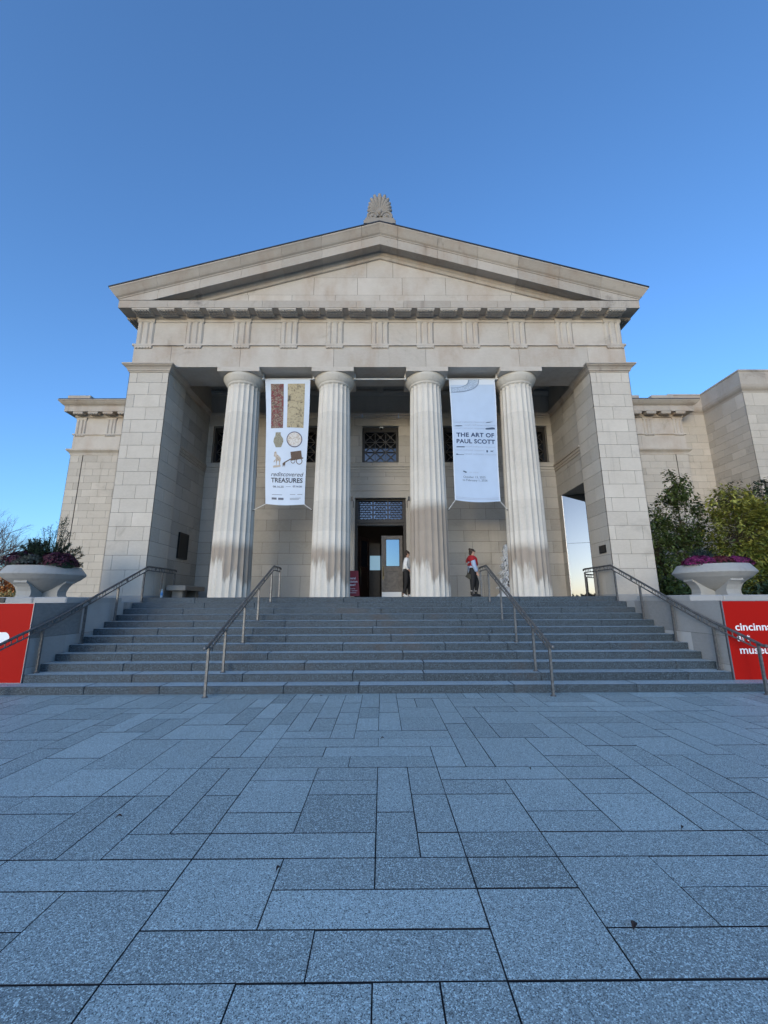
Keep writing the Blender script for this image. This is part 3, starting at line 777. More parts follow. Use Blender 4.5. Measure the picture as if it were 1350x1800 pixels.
# ------------------------------------------------------------------ staircase
r1, Rz, T_, D1, SW = .1457, .15, .3628, 8.164, 6.938
stair = empty('staircase', (0,D1,0), 'wide grey speckled granite staircase of twelve steps climbing to the portico', 'stairs')
rg = random.Random(21)
for k in range(1,13):
    mb = MB(); y0 = D1+T_*(k-1); zt = r1+Rz*(k-1); zb = zt-Rz-.012 if k > 1 else -.02
    w = 10.4 if k == 1 else SW; dpt = T_+.06 if k < 12 else .48
    xs_ = [-w]; x = -w+rg.uniform(.8,2.4)
    while x < w-.8: xs_.append(x); x += rg.choice([2.15,2.3,2.45,1.4,2.9])
    xs_.append(w)
    for i in range(len(xs_)-1):
        g = .0035
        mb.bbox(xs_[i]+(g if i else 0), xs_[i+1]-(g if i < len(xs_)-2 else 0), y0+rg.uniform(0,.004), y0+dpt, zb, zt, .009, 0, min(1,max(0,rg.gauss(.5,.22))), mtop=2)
    mb.box(-w+.03,w-.03,y0+.03,y0+dpt-.01,zb+.002,zt-.02,1)
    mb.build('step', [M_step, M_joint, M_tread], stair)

# ------------------------------------------------------------------ flank walls with plinths, signs, planters
def flank(s):
    t = empty('retaining_wall', (s*8.5,8.6,0), ('grey weathered stone wall left of the stairs, under the planter with the juniper' if s < 0 else 'grey weathered stone wall right of the stairs, in front of the leafy trees'), 'wall')
    rg = random.Random(90+s); yf = 8.535; X0 = 6.942
    mb = MB()
    zs = [0,.42,.98,1.665]
    cuts = {0:[.75,2.3],1:[.95,1.9],2:[1.35,2.9]}
    tn = {0:.75,1:.8,2:.25}
    ashlar(mb, (s*X0,yf,0),(0,1,0),(0,0,1),(-s,0,0), 3.85, zs, lambda ci,w: cuts[ci], tone=(.5,.3), rg=rg, gap=.006)
    ashlar(mb, (s*X0,yf,0) if s > 0 else (-10.6,yf,0),(1,0,0),(0,0,1),(0,-1,0), 3.66, zs, lambda ci,w: [1.3,2.6], tone=(.45,.2), rg=rg)
    mb.face([(s*X0,yf,1.665),(s*10.6,yf,1.665),(s*10.6,12.4,1.665),(s*X0,12.4,1.665)],0,.5)
    mb.face([(s*10.6,yf,0),(s*10.6,12.4,0),(s*10.6,12.4,1.665),(s*10.6,yf,1.665)],0,.5)
    mb.build('wall_body', [M_cheek, M_mort], t)
    mb = MB()
    for i,(a,b_) in enumerate(((6.955,7.7),(7.706,9.05))):
        mb.bbox(min(s*a,s*b_),max(s*a,s*b_),9.35,11.35,1.666,1.792,.02,0,.7)
    mb.build('plinth', [M_cheek, M_mort], t)
    return t
for s in (-1,1): flank(s)
M_red = plain('red_sign_paint', (.40,.010,.006), .5, spec=.08)
M_white = plain('white_lettering', (.82,.82,.82), .5)
M_edge = plain('sign_edge', (.25,.25,.27), .4, .5)
def sign(s):
    X0, X1 = 6.955, 10.3; y = 8.50
    t = empty('museum_sign', (s*8.6,8.5,.155), 'glossy red sign panel with white museum lettering, right of the stairs' if s > 0 else 'glossy red sign panel with a white round mark, left of the stairs', 'sign')
    mb = MB(); mb.box(min(s*X0,s*X1),max(s*X0,s*X1),y,y+.028,.155,1.655); mb.build('panel', M_red, t)
    mb = MB()
    for a in ((X0-.012,X0,.143,1.667),(X1,X1+.012,.143,1.667),(X0,X1,1.655,1.667),(X0,X1,.143,.155)):
        mb.box(min(s*a[0],s*a[1]),max(s*a[0],s*a[1]),y-.002,y+.03,a[2],a[3])
    mb.build('panel_frame', M_edge, t)
    fn = lambda u,v: (u, y-.003, v)
    if s > 0:
        for body, x, z, h in (('cincinnati',7.13,1.083,.163),('art',7.13,.880,.135),('museum',7.145,.640,.118)):
            v, f, (x0,x1,y0,y1) = text_polys(body, bold=.018)
            # scale by x-height so that the three lines share one letter size
            k = .205
            mb = MB(); mb.mesh([(x+(p[0]-x0)*k*1.12, y-.003, z+p[1]*k) for p in v], f); mb.build('lettering', M_white, t)
    else:
        mb = MB(); n = 40; c = (-7.46,.985)
        mb.face([(c[0]-.62,y-.003,c[1]-.115)]+[(c[0]+.02+.115*math.cos(a), y-.003, c[1]+.115*math.sin(a)) for a in [math.pi*(k/n-.5) for k in range(n+1)]]+[(c[0]-.62,y-.003,c[1]+.115)])
        mb.build('lettering', M_white, t)
for s in (-1,1): sign(s)

M_conc = stone('planter_concrete', (.35,.345,.33), var=.1, dirt=.55, dirtc=(.17,.165,.155), streak=.6)
M_soil = plain('soil', (.02,.014,.01), .95)
def planter(s, cx, cy, label):
    t = empty('planter', (cx,cy,1.792), label, 'planter', 'stone bowl planters flanking the stairs'); zb = 1.794
    mb = MB()
    pr = [(.02,zb+.07),(.20,zb+.085),(.42,zb+.17),(.68,zb+.30),(.92,zb+.43),(1.055,zb+.535),(1.05,zb+.565),(.90,zb+.735),(.84,zb+.74),(.80,zb+.72),(.72,zb+.60),(.02,zb+.58)]
    pr = [(r_*.81,z_) for r_,z_ in pr]; mb.lathe(pr, cx, cy, 48, smooth=False)
    b = mb.build('bowl', M_conc, t)
    mb = MB(); mb.lathe([(.02,zb+.685),(.4,zb+.68),(.65,zb+.66)], cx, cy, 32); mb.build('soil', M_soil, t)
    for k in range(4):
        a = R(90*k); c, sn = math.cos(a), math.sin(a); w = .15
        mb = MB(); prof = [(.80,.335),(.80,.415),(.56,.40),(.52,.30),(.20,.10),(.06,.09),(.06,0),(.64,0),(.60,.05),(.60,.14),(.66,.24),(.74,.31)]
        P = lambda r_, h, q: (cx+c*r_-sn*q, cy+sn*r_+c*q, zb+h)
        prof = [(r_*.83,h) for r_,h in prof]; n = len(prof); v = [P(r_,h,-w) for r_,h in prof]+[P(r_,h,w) for r_,h in prof]
        mb.mesh(v,[tuple(range(n)),tuple(range(n,2*n))]+[(i,(i+1)%n,n+(i+1)%n,n+i) for i in range(n)])
        mb.build('leg', M_conc, t)
    return t
planter(-1,-8.30,10.3,'round stone bowl planter left of the stairs, holding the juniper')
planter(1,8.32,10.3,'round stone bowl planter right of the stairs, holding magenta flowers')

# ------------------------------------------------------------------ handrails
def handrail(X, level_end, label, Xb=None, posts=()):
    t = empty('handrail', (X,8,0), label, 'handrail', 'steel handrails on the stairs')
    path = [(7.80,.86),(12.18,2.695),(level_end,2.70)]
    Xb = X if Xb is None else Xb
    def px(y): return X+(Xb-X)*max(0,min(1,(8.9-y)/.9))
    def P(y, z): return Vector((px(y),y,z))
    mb = MB(); 
    y0, z0 = path[0]; sl = (path[1][1]-z0)/(path[1][0]-y0)
    top = [P(7.74,z0+.0)]+[P(y0+(path[1][0]-y0)*k/10, z0+sl*(path[1][0]-y0)*k/10) for k in range(11)]+[P(level_end,2.70),P(level_end+.05,2.685),P(level_end+.06,2.64)]
    mb.tube(top, .027, 10); mb.ell(P(7.74,z0),.034,.034,.034)
    mb.build('top_rail', M_iron, t)
    g = .115
    mb = MB(); low = [P(y0+.16+(path[1][0]-y0-.16)*k/10, z0+sl*.16-g+sl*(path[1][0]-y0-.16)*k/10) for k in range(11)]+[P(level_end+.02,2.70-g)]
    mb.tube(low, .016, 8); mb.build('lower_rail', M_iron, t)
    ln = 0; y = 8.05; i = 0
    pat = [.10,.10,.10,.22,'o',.22,.10,.10,.10,.30]
    while y < level_end-.03:
        q = pat[i % len(pat)]; i += 1
        zc = (z0+sl*(y-y0)) if y < path[1][0] else 2.70
        if q == 'o':
            ring = [P(y+.036*math.cos(2*math.pi*k/14), zc-g/2+.036*math.sin(2*math.pi*k/14)) for k in range(15)]
            mb = MB(); mb.tube(ring, .009, 6, caps=False); mb.build('ring', M_iron, t)
        else:
            mb = MB(); mb.tube([P(y,zc-.01),P(y,zc-g+.005)], .010, 6); mb.build('spindle', M_iron, t); y += q
        if q == 'o': pass
    for (y, zb) in posts:
        zc = ((z0+sl*(y-y0)) if y < path[1][0] else 2.70)-g
        mb = MB(); p = P(y,0); mb.box(p.x-.021,p.x+.021,p.y-.021,p.y+.021,zb,zc+.005); mb.lathe([(.0,zb+.02),(.05,zb+.018),(.055,zb+.002)],p.x,p.y,12)
        mb.build('post', M_iron, t)
    if True:
        p = P(posts[0][0],0); zc = z0+sl*(posts[0][0]-y0); mb = MB(); mb.box(p.x-.02,p.x+.02,p.y-.02,p.y+.02,zc-g,zc)
        mb.build('post_cap', M_iron, t)
zt = lambda k: r1+Rz*(k-1)
pin = [(7.90,0),(8.70,zt(2)),(9.80,zt(5)),(10.84,zt(8)),(11.98,zt(11)),(12.93,LZ)]
pout = [(7.90,0),(8.72,zt(2)),(9.82,zt(5)),(10.92,zt(8)),(12.02,zt(11)),(13.0,LZ),(13.78,LZ)]
handrail(-3.13, 12.95, 'grey steel handrail left of the stair centre, ending between the left columns', posts=pin)
handrail(3.13, 12.95, 'grey steel handrail right of the stair centre, beside the person in red', posts=pin)
handrail(-6.82, 13.8, 'grey steel handrail running up along the left stone wall', -7.0, posts=pout)
handrail(6.82, 13.8, 'grey steel handrail running up along the right stone wall', 7.0, posts=pout)

# ------------------------------------------------------------------ banners
M_cloth = plain('banner_cloth', (.58,.64,.72), .8, var=.03, vscale=3)
M_cloth2 = plain('banner_cloth_blue', (.44,.54,.68), .8, var=.03, vscale=3)
M_hem = plain('banner_hem', (.62,.68,.76), .8)
M_ink = plain('dark_ink', (.03,.035,.05), .8); M_ink2 = plain('navy_ink', (.025,.05,.12), .8); M_faint = plain('pale_ink', (.36,.43,.54), .8)
M_rod = plain('white_rod', (.7,.7,.68), .5)
def speckle(name, cols, scale, warp=1.5):
    m, nt, b = newmat(name); tc = N(nt,'ShaderNodeTexCoord').outputs['Object']
    n1 = noise(nt, tc, scale, 6, .7, dist=warp); cr = N(nt,'ShaderNodeValToRGB'); e = cr.color_ramp.elements
    e[0].position = .32; e[0].color = (*cols[0],1); e[1].position = .68; e[1].color = (*cols[-1],1)
    for i, c in enumerate(cols[1:-1]): q = e.new(.32+.36*(i+1)/(len(cols)-1)); q.color = (*c,1)
    nt.links.new(n1, cr.inputs[0]); nt.links.new(cr.outputs[0], b.inputs['Base Color']); b.inputs['Roughness'].default_value = .8; return m
def banner(corners, y0, ybot, label, bulge):
    TL, TR, BR, BL = corners
    t = empty('banner', ((TL[0]+TR[0])/2, y0, TL[1]), label, 'banner', 'exhibition banners hung between the columns')
    def fn(u, v, off=0.0):
        xl = TL[0]+(BL[0]-TL[0])*v + .02*math.sin(v*5); xr = TR[0]+(BR[0]-TR[0])*v+.02*math.sin(v*5+.6)
        zl = TL[1]+(BL[1]-TL[1])*v; zr = TR[1]+(BR[1]-TR[1])*v
        sag = -.06*math.sin(math.pi*u)*v**6
        return (xl+(xr-xl)*u, y0+(ybot-y0)*v - bulge*math.sin(math.pi*u)*(.15+.85*v) + .015*math.sin(7*v+4*u) - off, zl+(zr-zl)*u+sag)
    return t, fn
def sheet(mb, fn, u0,u1,v0,v1, nu=6, nv=12, off=0.0, m=0):
    g = [[fn(u0+(u1-u0)*i/nu, v0+(v1-v0)*j/nv, off) for i in range(nu+1)] for j in range(nv+1)]
    v = [p for r_ in g for p in r_]; n = nu+1
    mb.mesh(v,[(j*n+i,j*n+i+1,(j+1)*n+i+1,(j+1)*n+i) for j in range(nv) for i in range(nu)], m, .5, True)
def poly2(mb, fn, pts, off): mb.face([fn(u,v,off) for u,v in pts])
def cords(t, fn, x_l, x_r, zc, yc):
    for u, xt in ((0.01,x_l),(.99,x_r)):
        p = fn(u,1.0); mb = MB(); mb.tube([p,(xt,yc,zc)], .010, 6); mb.build('tie_cord', M_rod, t)
        mb = MB(); mb.tube([(xt,yc-.03,zc-.02),(xt,yc+.06,zc+.01)], .016, 6); mb.build('hook', M_bronze, t)
def rod(t, xl, xr, y, z):
    mb = MB(); mb.tube([(xl,y,z),(xr,y,z)], .022, 8); mb.build('rod', M_rod, t)
    for x in (xl,xr):
        mb = MB(); mb.box(x-.03,x+.03,y-.05,y+.05,z-.03,z+.20); mb.build('bracket', M_rod, t)
Y_b = 12.80; zr = 9.12
t, fn = banner([(-3.93,9.10),(-2.40,9.10),(-2.41,4.71),(-3.66,4.74)], Y_b, Y_b+.02, 'white banner with six pictured artworks and the words rediscovered TREASURES', .10)
mb = MB(); sheet(mb, fn, 0,1,0,1, 10, 40); sheet(mb, fn, 0,1,0,1,10,40,-.006); mb.build('cloth', M_cloth, t)
mb = MB(); sheet(mb, fn, .12,.41,.036,.41,4,16,.006); mb.build('picture', speckle('red_picture', [(.03,.05,.045),(.16,.035,.04),(.24,.05,.055),(.06,.07,.05),(.36,.27,.2),(.13,.03,.03),(.05,.05,.05)], 7), t)
mb = MB(); sheet(mb, fn, .50,.885,.036,.405,4,16,.006); mb.build('picture', speckle('tan_picture', [(.07,.06,.045),(.15,.12,.08),(.40,.33,.20),(.46,.38,.24),(.20,.17,.11),(.44,.37,.23)], 3.2), t)
mb = MB(); poly2(mb, fn, [(.24,.445),(.36,.445),(.365,.47),(.42,.495),(.43,.52),(.38,.565),(.25,.565),(.19,.52),(.20,.495),(.235,.47)], .006)
mb.build('picture', speckle('vase_picture', [(.12,.12,.08),(.32,.30,.22),(.2,.17,.11),(.5,.48,.4)], 8), t)
mb = MB(); poly2(mb, fn, [(.69+.185*math.cos(2*math.pi*k/28), .50+.063*math.sin(2*math.pi*k/28)) for k in range(28)], .005); mb.build('picture', plain('plate_rim',(.09,.08,.13),.7), t)
mb = MB(); poly2(mb, fn, [(.69+.165*math.cos(2*math.pi*k/28), .50+.056*math.sin(2*math.pi*k/28)) for k in range(28)], .007); mb.build('picture', speckle('plate_picture', [(.12,.10,.18),(.65,.62,.58),(.7,.66,.6),(.35,.22,.12),(.6,.6,.55)], 11), t)
M_horse = speckle('horse_picture', [(.16,.12,.09),(.5,.42,.34),(.55,.5,.44)], 12)
mb = MB()
for pl in ([(.22,.605),(.26,.595),(.285,.62),(.36,.64),(.39,.655),(.38,.672),(.27,.675),(.25,.645),(.21,.635)],[(.27,.67),(.295,.67),(.285,.712),(.27,.712)],[(.34,.67),(.375,.67),(.36,.712),(.345,.712)],[(.25,.66),(.27,.665),(.215,.685),(.205,.675)],[(.19,.71),(.38,.703),(.385,.718),(.20,.726)]): poly2(mb, fn, pl, .006)
mb.build('picture', M_horse, t)
M_cart = speckle('cart_picture', [(.03,.025,.02),(.14,.09,.06),(.07,.05,.04)], 14)
mb = MB()
for pl in ([(.61,.60),(.86,.585),(.89,.64),(.64,.665)],[(.62,.66),(.92,.638),(.92,.648),(.62,.67)],[(.45,.685),(.63,.65),(.635,.658),(.46,.693)],[(.43,.69),(.50,.685),(.49,.72),(.47,.70),(.44,.72)]): poly2(mb, fn, pl, .006)
for k in range(20):
    a, b_ = 2*math.pi*k/20, 2*math.pi*(k+1)/20
    for (cx,cy,ru,rv) in ((.83,.67,.075,.026),(.68,.668,.055,.022)):
        poly2(mb, fn, [(cx+ru*math.cos(a),cy+rv*math.sin(a)),(cx+ru*math.cos(b_),cy+rv*math.sin(b_)),(cx+ru*.78*math.cos(b_),cy+rv*.78*math.sin(b_)),(cx+ru*.78*math.cos(a),cy+rv*.78*math.sin(a))], .007)
mb.build('picture', M_cart, t)
F = lambda u,v: fn(u,v,.006)
mb = MB(); text_fit(mb, 'rediscovered', F, .15,.95,.789,.757, shear=.3); mb.build('lettering', M_ink, t)
mb = MB(); text_fit(mb, 'TREASURES', F, .15,.935,.836,.801, bold=.02); mb.build('lettering', M_ink, t)
M_grey = plain('grey_ink',(.13,.14,.17),.8)
mb = MB(); text_fit(mb, '08.16.25', F, .20,.475,.874,.860, bold=.02); mb.build('lettering', M_grey, t)
mb = MB(); text_fit(mb, '07.16.26', F, .70,.92,.871,.857, bold=.02); mb.build('lettering', M_grey, t)
mb = MB(); poly2(mb, fn, [(.53,.866),(.65,.865),(.65,.867),(.53,.868)], .006); mb.build('dash', M_grey, t)
for (a,b_,v) in ((.18,.44,.925),(.64,.94,.923),(.64,.90,.95),(.64,.86,.958)):
    mb = MB(); poly2(mb, fn, [(a,v),(b_,v),(b_,v+.003),(a,v+.003)], .006); mb.build('small_print', M_grey, t)
for a, b_ in ((.17,.30),(.34,.48)):
    mb = MB(); poly2(mb, fn, [(a,.948),(b_,.948),(b_,.963),(a,.963)], .006); mb.build('sponsor_mark', M_grey, t)
rod(t, -4.0, -2.27, Y_b, zr); cords(t, fn, -4.08, -2.2, 4.55, 12.9)
t, fn = banner([(2.365,9.10),(3.92,9.10),(3.875,4.80),(2.425,4.85)], Y_b, Y_b, 'pale blue banner with navy lettering THE ART OF PAUL SCOTT', .03)
mb = MB(); sheet(mb, fn, 0,1,0,1, 10, 40); sheet(mb, fn, 0,1,0,1,10,40,-.006); mb.build('cloth', M_cloth2, t)
mb = MB(); sheet(mb, fn, .0,.02,0,1,1,40,.004); sheet(mb, fn, .98,1,0,1,1,40,.004); sheet(mb, fn, .02,.98,0.0,.045,8,2,.004); mb.build('hem', M_hem, t)
mb = MB(); sheet(mb, fn, .02,.98,.972,.975,8,1,.005); sheet(mb, fn, .02,.98,.982,.985,8,1,.005); mb.build('hem_stitching', M_faint, t)
mb = MB()
def curveband(r0, r1, off):
    for k in range(24):
        a, b_ = R(90)*k/24, R(90)*(k+1)/24
        c = (.02,.0)
        f_ = lambda r_, a: (c[0]+r_*.64*math.sin(a)**.8 if math.sin(a) > 0 else c[0], c[1]+r_*.112*math.cos(a)**.8)
        poly2(mb, fn, [f_(r0,a),f_(r0,b_),f_(r1,b_),f_(r1,a)], off)
curveband(.96,1.0,.008); curveband(.62,.66,.008)
mb.build('ornament', plain('soft_blue_line',(.22,.28,.38),.8), t)
mb = MB(); curveband(.66,.95,.006); mb.build('ornament', speckle('scroll_print', [(.43,.52,.65),(.27,.34,.45),(.45,.55,.68),(.32,.40,.52)], 7, 3), t)
F = lambda u,v: fn(u,v,.006)
mb = MB(); text_fit(mb, 'THE ART OF', F, .085,.93,.492,.458, bold=.028, space=1.05); mb.build('lettering', M_ink2, t)
mb = MB(); text_fit(mb, 'PAUL SCOTT', F, .085,.945,.545,.511, bold=.028, space=1.05); mb.build('lettering', M_ink2, t)
for a, b_, v in ((.05,.72,.375),(.24,.96,.40),(.05,.72,.427),(.27,.95,.578),(.05,.70,.607),(.25,.97,.638)):
    mb = MB(); text_fit(mb, 'recall reframe respond', F, a,b_,v,v-.014, shear=.2); mb.build('lettering', M_faint, t)
mb = MB(); text_fit(mb, 'on view', F, .34,.56,.784,.770, shear=.2)
mb.build('lettering', M_faint, t)
M_slate = plain('slate_ink',(.10,.13,.19),.8)
mb = MB(); text_fit(mb, 'October 13, 2025', F, .21,.70,.822,.806); mb.build('lettering', M_slate, t)
mb = MB(); text_fit(mb, 'to February 1, 2026', F, .19,.74,.846,.830); mb.build('lettering', M_slate, t)
mb = MB()
for pl in ([(.74,.372),(.80,.366),(.92,.362),(.85,.369),(.78,.374)],[(.04,.402),(.10,.396),(.20,.396),(.24,.402),(.14,.405)],[(.74,.43),(.95,.425),(.95,.412),(.90,.409),(.74,.418)],[(.08,.572),(.26,.572),(.26,.58),(.08,.58)],[(.83,.60),(.87,.602),(.92,.597),(.88,.606),(.91,.614),(.86,.608),(.83,.613),(.85,.605)],[(.07,.632),(.10,.632),(.12,.638),(.24,.638),(.24,.641),(.07,.641)],[(.22,.766),(.30,.776),(.27,.784),(.20,.772)],[(.745,.598),(.78,.598),(.78,.615),(.745,.615)]): poly2(mb, fn, pl, .007)
mb.build('silhouette_print', plain('soft_navy',(.06,.09,.15),.8), t)
rod(t, 2.27, 4.0, Y_b, zr); cords(t, fn, 2.2, 4.1, 4.55, 12.9)
t = empty('banner_rod', (0,Y_b,zr), 'bare white banner rod spanning the two middle columns', 'rod'); rod(t, -.87, .87, Y_b, zr)

# ------------------------------------------------------------------ small things of the porch
t = empty('plaque', (-7.05,14.54,3.6), 'tall dark bronze plaque on the left inner porch wall', 'plaque')
mb = MB(); mb.box(-7.048,-7.0,14.2,14.88,3.15,4.06); mb.build('plate', plain('plaque_bronze',(.015,.014,.014),.4,.5), t)
mb = MB()
for a in ((14.2,14.88,3.15,3.19),(14.2,14.88,4.02,4.06),(14.2,14.24,3.19,4.02),(14.84,14.88,3.19,4.02)): mb.box(-7.0,-6.985,*a)
mb.build('rim', M_bronze, t)
t = empty('plaque', (6.98,12.78,3.24), 'small square dark plaque on the inner face of the right pier', 'plaque')
mb = MB(); mb.box(6.95,6.984,12.60,12.96,3.12,3.36); mb.build('plate', bpy.data.materials['plaque_bronze'], t)
mb = MB(); mb.box(6.944,6.95,12.63,12.93,3.15,3.33); mb.build('face', M_bronze, t)
M_bench = stone('bench_stone', (.36,.33,.29), var=.1)
t = empty('bench', (-6.6,14.25,LZ), 'low stone bench against the left porch wall below the tall plaque', 'bench')
mb = MB(); mb.bbox(-6.95,-6.32,13.55,15.05,2.04,2.20,.025); mb.build('seat', M_bench, t)
for y in (13.72,14.72):
    mb = MB(); mb.bbox(-6.82,-6.48,y,y+.2,LZ,2.04,.01); mb.build('leg', M_bench, t)
t = empty('water_bottle', (-6.62,12.7,LZ), 'small blue labelled plastic bottle standing beside the left wall handrail', 'bottle')
mb = MB(); x, y = -6.62, 12.7
mb.lathe([(.002,LZ),(.033,LZ),(.036,LZ+.02),(.034,LZ+.06),(.036,LZ+.10),(.036,LZ+.16),(.028,LZ+.19),(.014,LZ+.215),(.013,LZ+.235),(.002,LZ+.236)],x,y,16); mb.build('body', plain('bottle_plastic',(.35,.5,.62),.15,spec=.6), t)
mb = MB(); mb.lathe([(.0365,LZ+.07),(.038,LZ+.075),(.038,LZ+.155),(.0365,LZ+.16)],x,y,16); mb.build('wrapper', plain('bottle_label',(.05,.22,.5),.4), t)
mb = MB(); mb.lathe([(.015,LZ+.232),(.016,LZ+.255),(.002,LZ+.258)],x,y,12); mb.build('cap', M_white, t)
# A-frame board
t = empty('sign_board', (-.98,14.3,LZ), 'dark red A-frame board half hidden behind the column left of the door', 'sign')
M_board = plain('crimson_board', (.28,.02,.03), .5)
def abf(u, v): return (-1.36+.62*u+(.02*u), 14.18+.20*v, LZ+.06+.86*v)
for sg, nm in ((1,'front_board'),(-1,'rear_board')):
    mb = MB(); f0 = lambda u,v: (-1.36+.06*v+(.64-.12*v)*u, 14.48-sg*(.26-.24*v), LZ+.05+.87*v)
    pts = [f0(0,0),f0(1,0),f0(1,1),f0(0,1)]; q = [(a,b_+sg*.02,c) for a,b_,c in pts]
    mb.mesh(pts+q,[(0,1,2,3),(4,5,6,7),(0,1,5,4),(1,2,6,5),(2,3,7,6),(3,0,4,7)]); mb.build(nm, M_board, t)
f0 = lambda u,v: (-1.36+.06*v+(.64-.12*v)*u, 14.476-(.26-.24*v), LZ+.05+.87*v)
for body, u0, u1, v in (('general',.30,.82,.66),('admission',.20,.93,.53),('free!',.30,.80,.40)):
    mb = MB(); text_fit(mb, body, f0, u0,u1,v,v+.085, bold=.02); mb.build('lettering', M_white, t)
for body, u0, u1, v in (('donate',.4,.78,.27),('for other',.36,.92,.19),('exhibits',.4,.84,.11)):
    mb = MB(); text_fit(mb, body, f0, u0,u1,v,v+.05); mb.build('lettering', M_white, t)
for sx in (0.02,.98):
    mb = MB(); a = (-1.36+.64*sx, 14.22, LZ); mb.box(a[0]-.015,a[0]+.015,14.2,14.24,LZ,LZ+.06); mb.build('foot', M_bronze, t)
    mb = MB(); mb.box(a[0]-.015,a[0]+.015,14.71,14.75,LZ,LZ+.06); mb.build('foot', M_bronze, t)
# dome camera over the middle window
t = empty('dome_camera', (.04,Yb+.1,8.6), 'small white dome fixture under the lintel of the middle window', 'camera')
mb = MB(); mb.lathe([(.075,8.735),(.08,8.70),(.07,8.68)],.04,Yb+.12,16); mb.build('collar', M_white, t)
mb = MB(); mb.ell((.04,Yb+.12,8.68),.055,.055,.06,12,8); mb.build('dome', plain('dark_dome',(.01,.01,.012),.1), t)
# dark plate on the left plinth
t = empty('metal_plate', (-8.2,9.34,1.73), 'dark metal plate fixed to the stone plinth under the left planter', 'plate')
mb = MB(); mb.bbox(-8.52,-8.30,9.33,9.349,1.672,1.78,.006); mb.build('plate', plain('dark_plate',(.03,.03,.032),.5,.4), t)
mb = MB()
for x in (-8.49,-8.33): mb.ell((x,9.329,1.73),.01,.006,.01)
mb.build('screw', M_iron, t)
# small dark hooks on the columns flanking the door are cords' hooks of the missing middle banner
for x in (-.93,.93):
    t = empty('wall_hook', (x,12.95,4.95), ('small dark hook on the column left of the door' if x < 0 else 'small dark hook on the column right of the door'), 'hook')
    mb = MB(); s = 1 if x > 0 else -1
    mb.box(x-.02,x+.03*1,12.92,12.98,4.86,5.0); mb.tube([(x-s*.02,12.94,4.9),(x-s*.06,12.92,4.82),(x-s*.06,12.92,4.62)],.012,6); mb.build('bracket', M_bronze, t)
# ------------------------------------------------------------------ people (skin-modifier bodies)
def skin(name, nodes, edges, mat, parent, root, levels=2, order=None):
    names = list(nodes); idx = {n:i for i,n in enumerate(names)}
    base = Vector((0,0,0)); q = parent
    while q is not None: base = base+q.location; q = q.parent
    me = bpy.data.meshes.new(name); me.from_pydata([tuple(Vector(nodes[n][0])-base) for n in names], [(idx[a],idx[b]) for a,b in edges], [])
    o = bpy.data.objects.new(name, me); col.objects.link(o)
    o.modifiers.new('s','SKIN'); sb = o.modifiers.new('d','SUBSURF'); sb.levels = levels; sb.render_levels = levels
    for n in names:
        sv = me.skin_vertices[0].data[idx[n]]; r_ = nodes[n][1]
        sv.radius = r_ if isinstance(r_, tuple) else (r_, r_); sv.use_root = (n == root)
    bpy.context.view_layer.update()
    me2 = bpy.data.meshes.new_from_object(o.evaluated_get(bpy.context.evaluated_depsgraph_get()))
    o.modifiers.clear(); o.data = me2; bpy.data.meshes.remove(me); me2.name = name
    me2.materials.clear(); me2.materials.append(mat)
    me2.polygons.foreach_set('use_smooth', [True]*len(me2.polygons))
    at = me2.attributes.new('tone','FLOAT','FACE'); at.data.foreach_set('value',[.5]*len(me2.polygons))
    o.parent = parent
    return o
M_skin = plain('skin', (.50,.30,.22), .5)
def hand(nodes, edges, wrist, tip_dir, side, sc_):
    """palm + five curled fingers hanging from node `wrist`"""
    w = Vector(nodes[wrist][0]); d = Vector(tip_dir).normalized(); s = Vector(side).normalized(); c = d.cross(s)
    pm = wrist+'_palm'; nodes[pm] = (w+d*.055*sc_, (.026*sc_,.016*sc_)); edges.append((wrist,pm))
    for k, (off, ln) in enumerate(((-.027,.062),(-.009,.074),(.009,.070),(.027,.055))):
        a = f'{wrist}_f{k}a'; b_ = f'{wrist}_f{k}b'; b0 = w+d*.085*sc_+s*off*sc_
        nodes[a] = (b0, .009*sc_); nodes[b_] = (b0+(d*.8+c*.5).normalized()*ln*sc_, .0075*sc_); edges += [(pm,a),(a,b_)]
    a = wrist+'_t'; nodes[a] = (w+d*.055*sc_+s*-.042*sc_, .010*sc_); b_ = wrist+'_tt'; nodes[b_] = (w+d*.095*sc_-s*.052*sc_+c*.02*sc_, .008*sc_); edges += [(pm,a),(a,b_)]
def head_bits(t, c, fwd, H, hair, glasses=False):
    """c = head centre; facing +X"""
    x, y, z = c
    mb = MB(); mb.ell((x+.074*H,y,z-.014*H),.022*H,.013*H,.022*H); mb.build('nose', M_skin, t)
    for s in (-1,1):
        mb = MB(); mb.ell((x-.005*H,y+s*.077*H,z),.018*H,.010*H,.030*H); mb.build('ear', M_skin, t)
        mb = MB(); mb.ell((x+.064*H,y+s*.030*H,z+.012*H),.010*H,.013*H,.008*H); mb.build('eye', plain('eye_dark',(.02,.015,.012),.3) if 'eye_dark' not in bpy.data.materials else bpy.data.materials['eye_dark'], t)
    mb = MB(); mb.ell((x+.066*H,y,z-.056*H),.014*H,.024*H,.008*H); mb.build('mouth', plain('lips',(.35,.12,.10),.5) if 'lips' not in bpy.data.materials else bpy.data.materials['lips'], t)
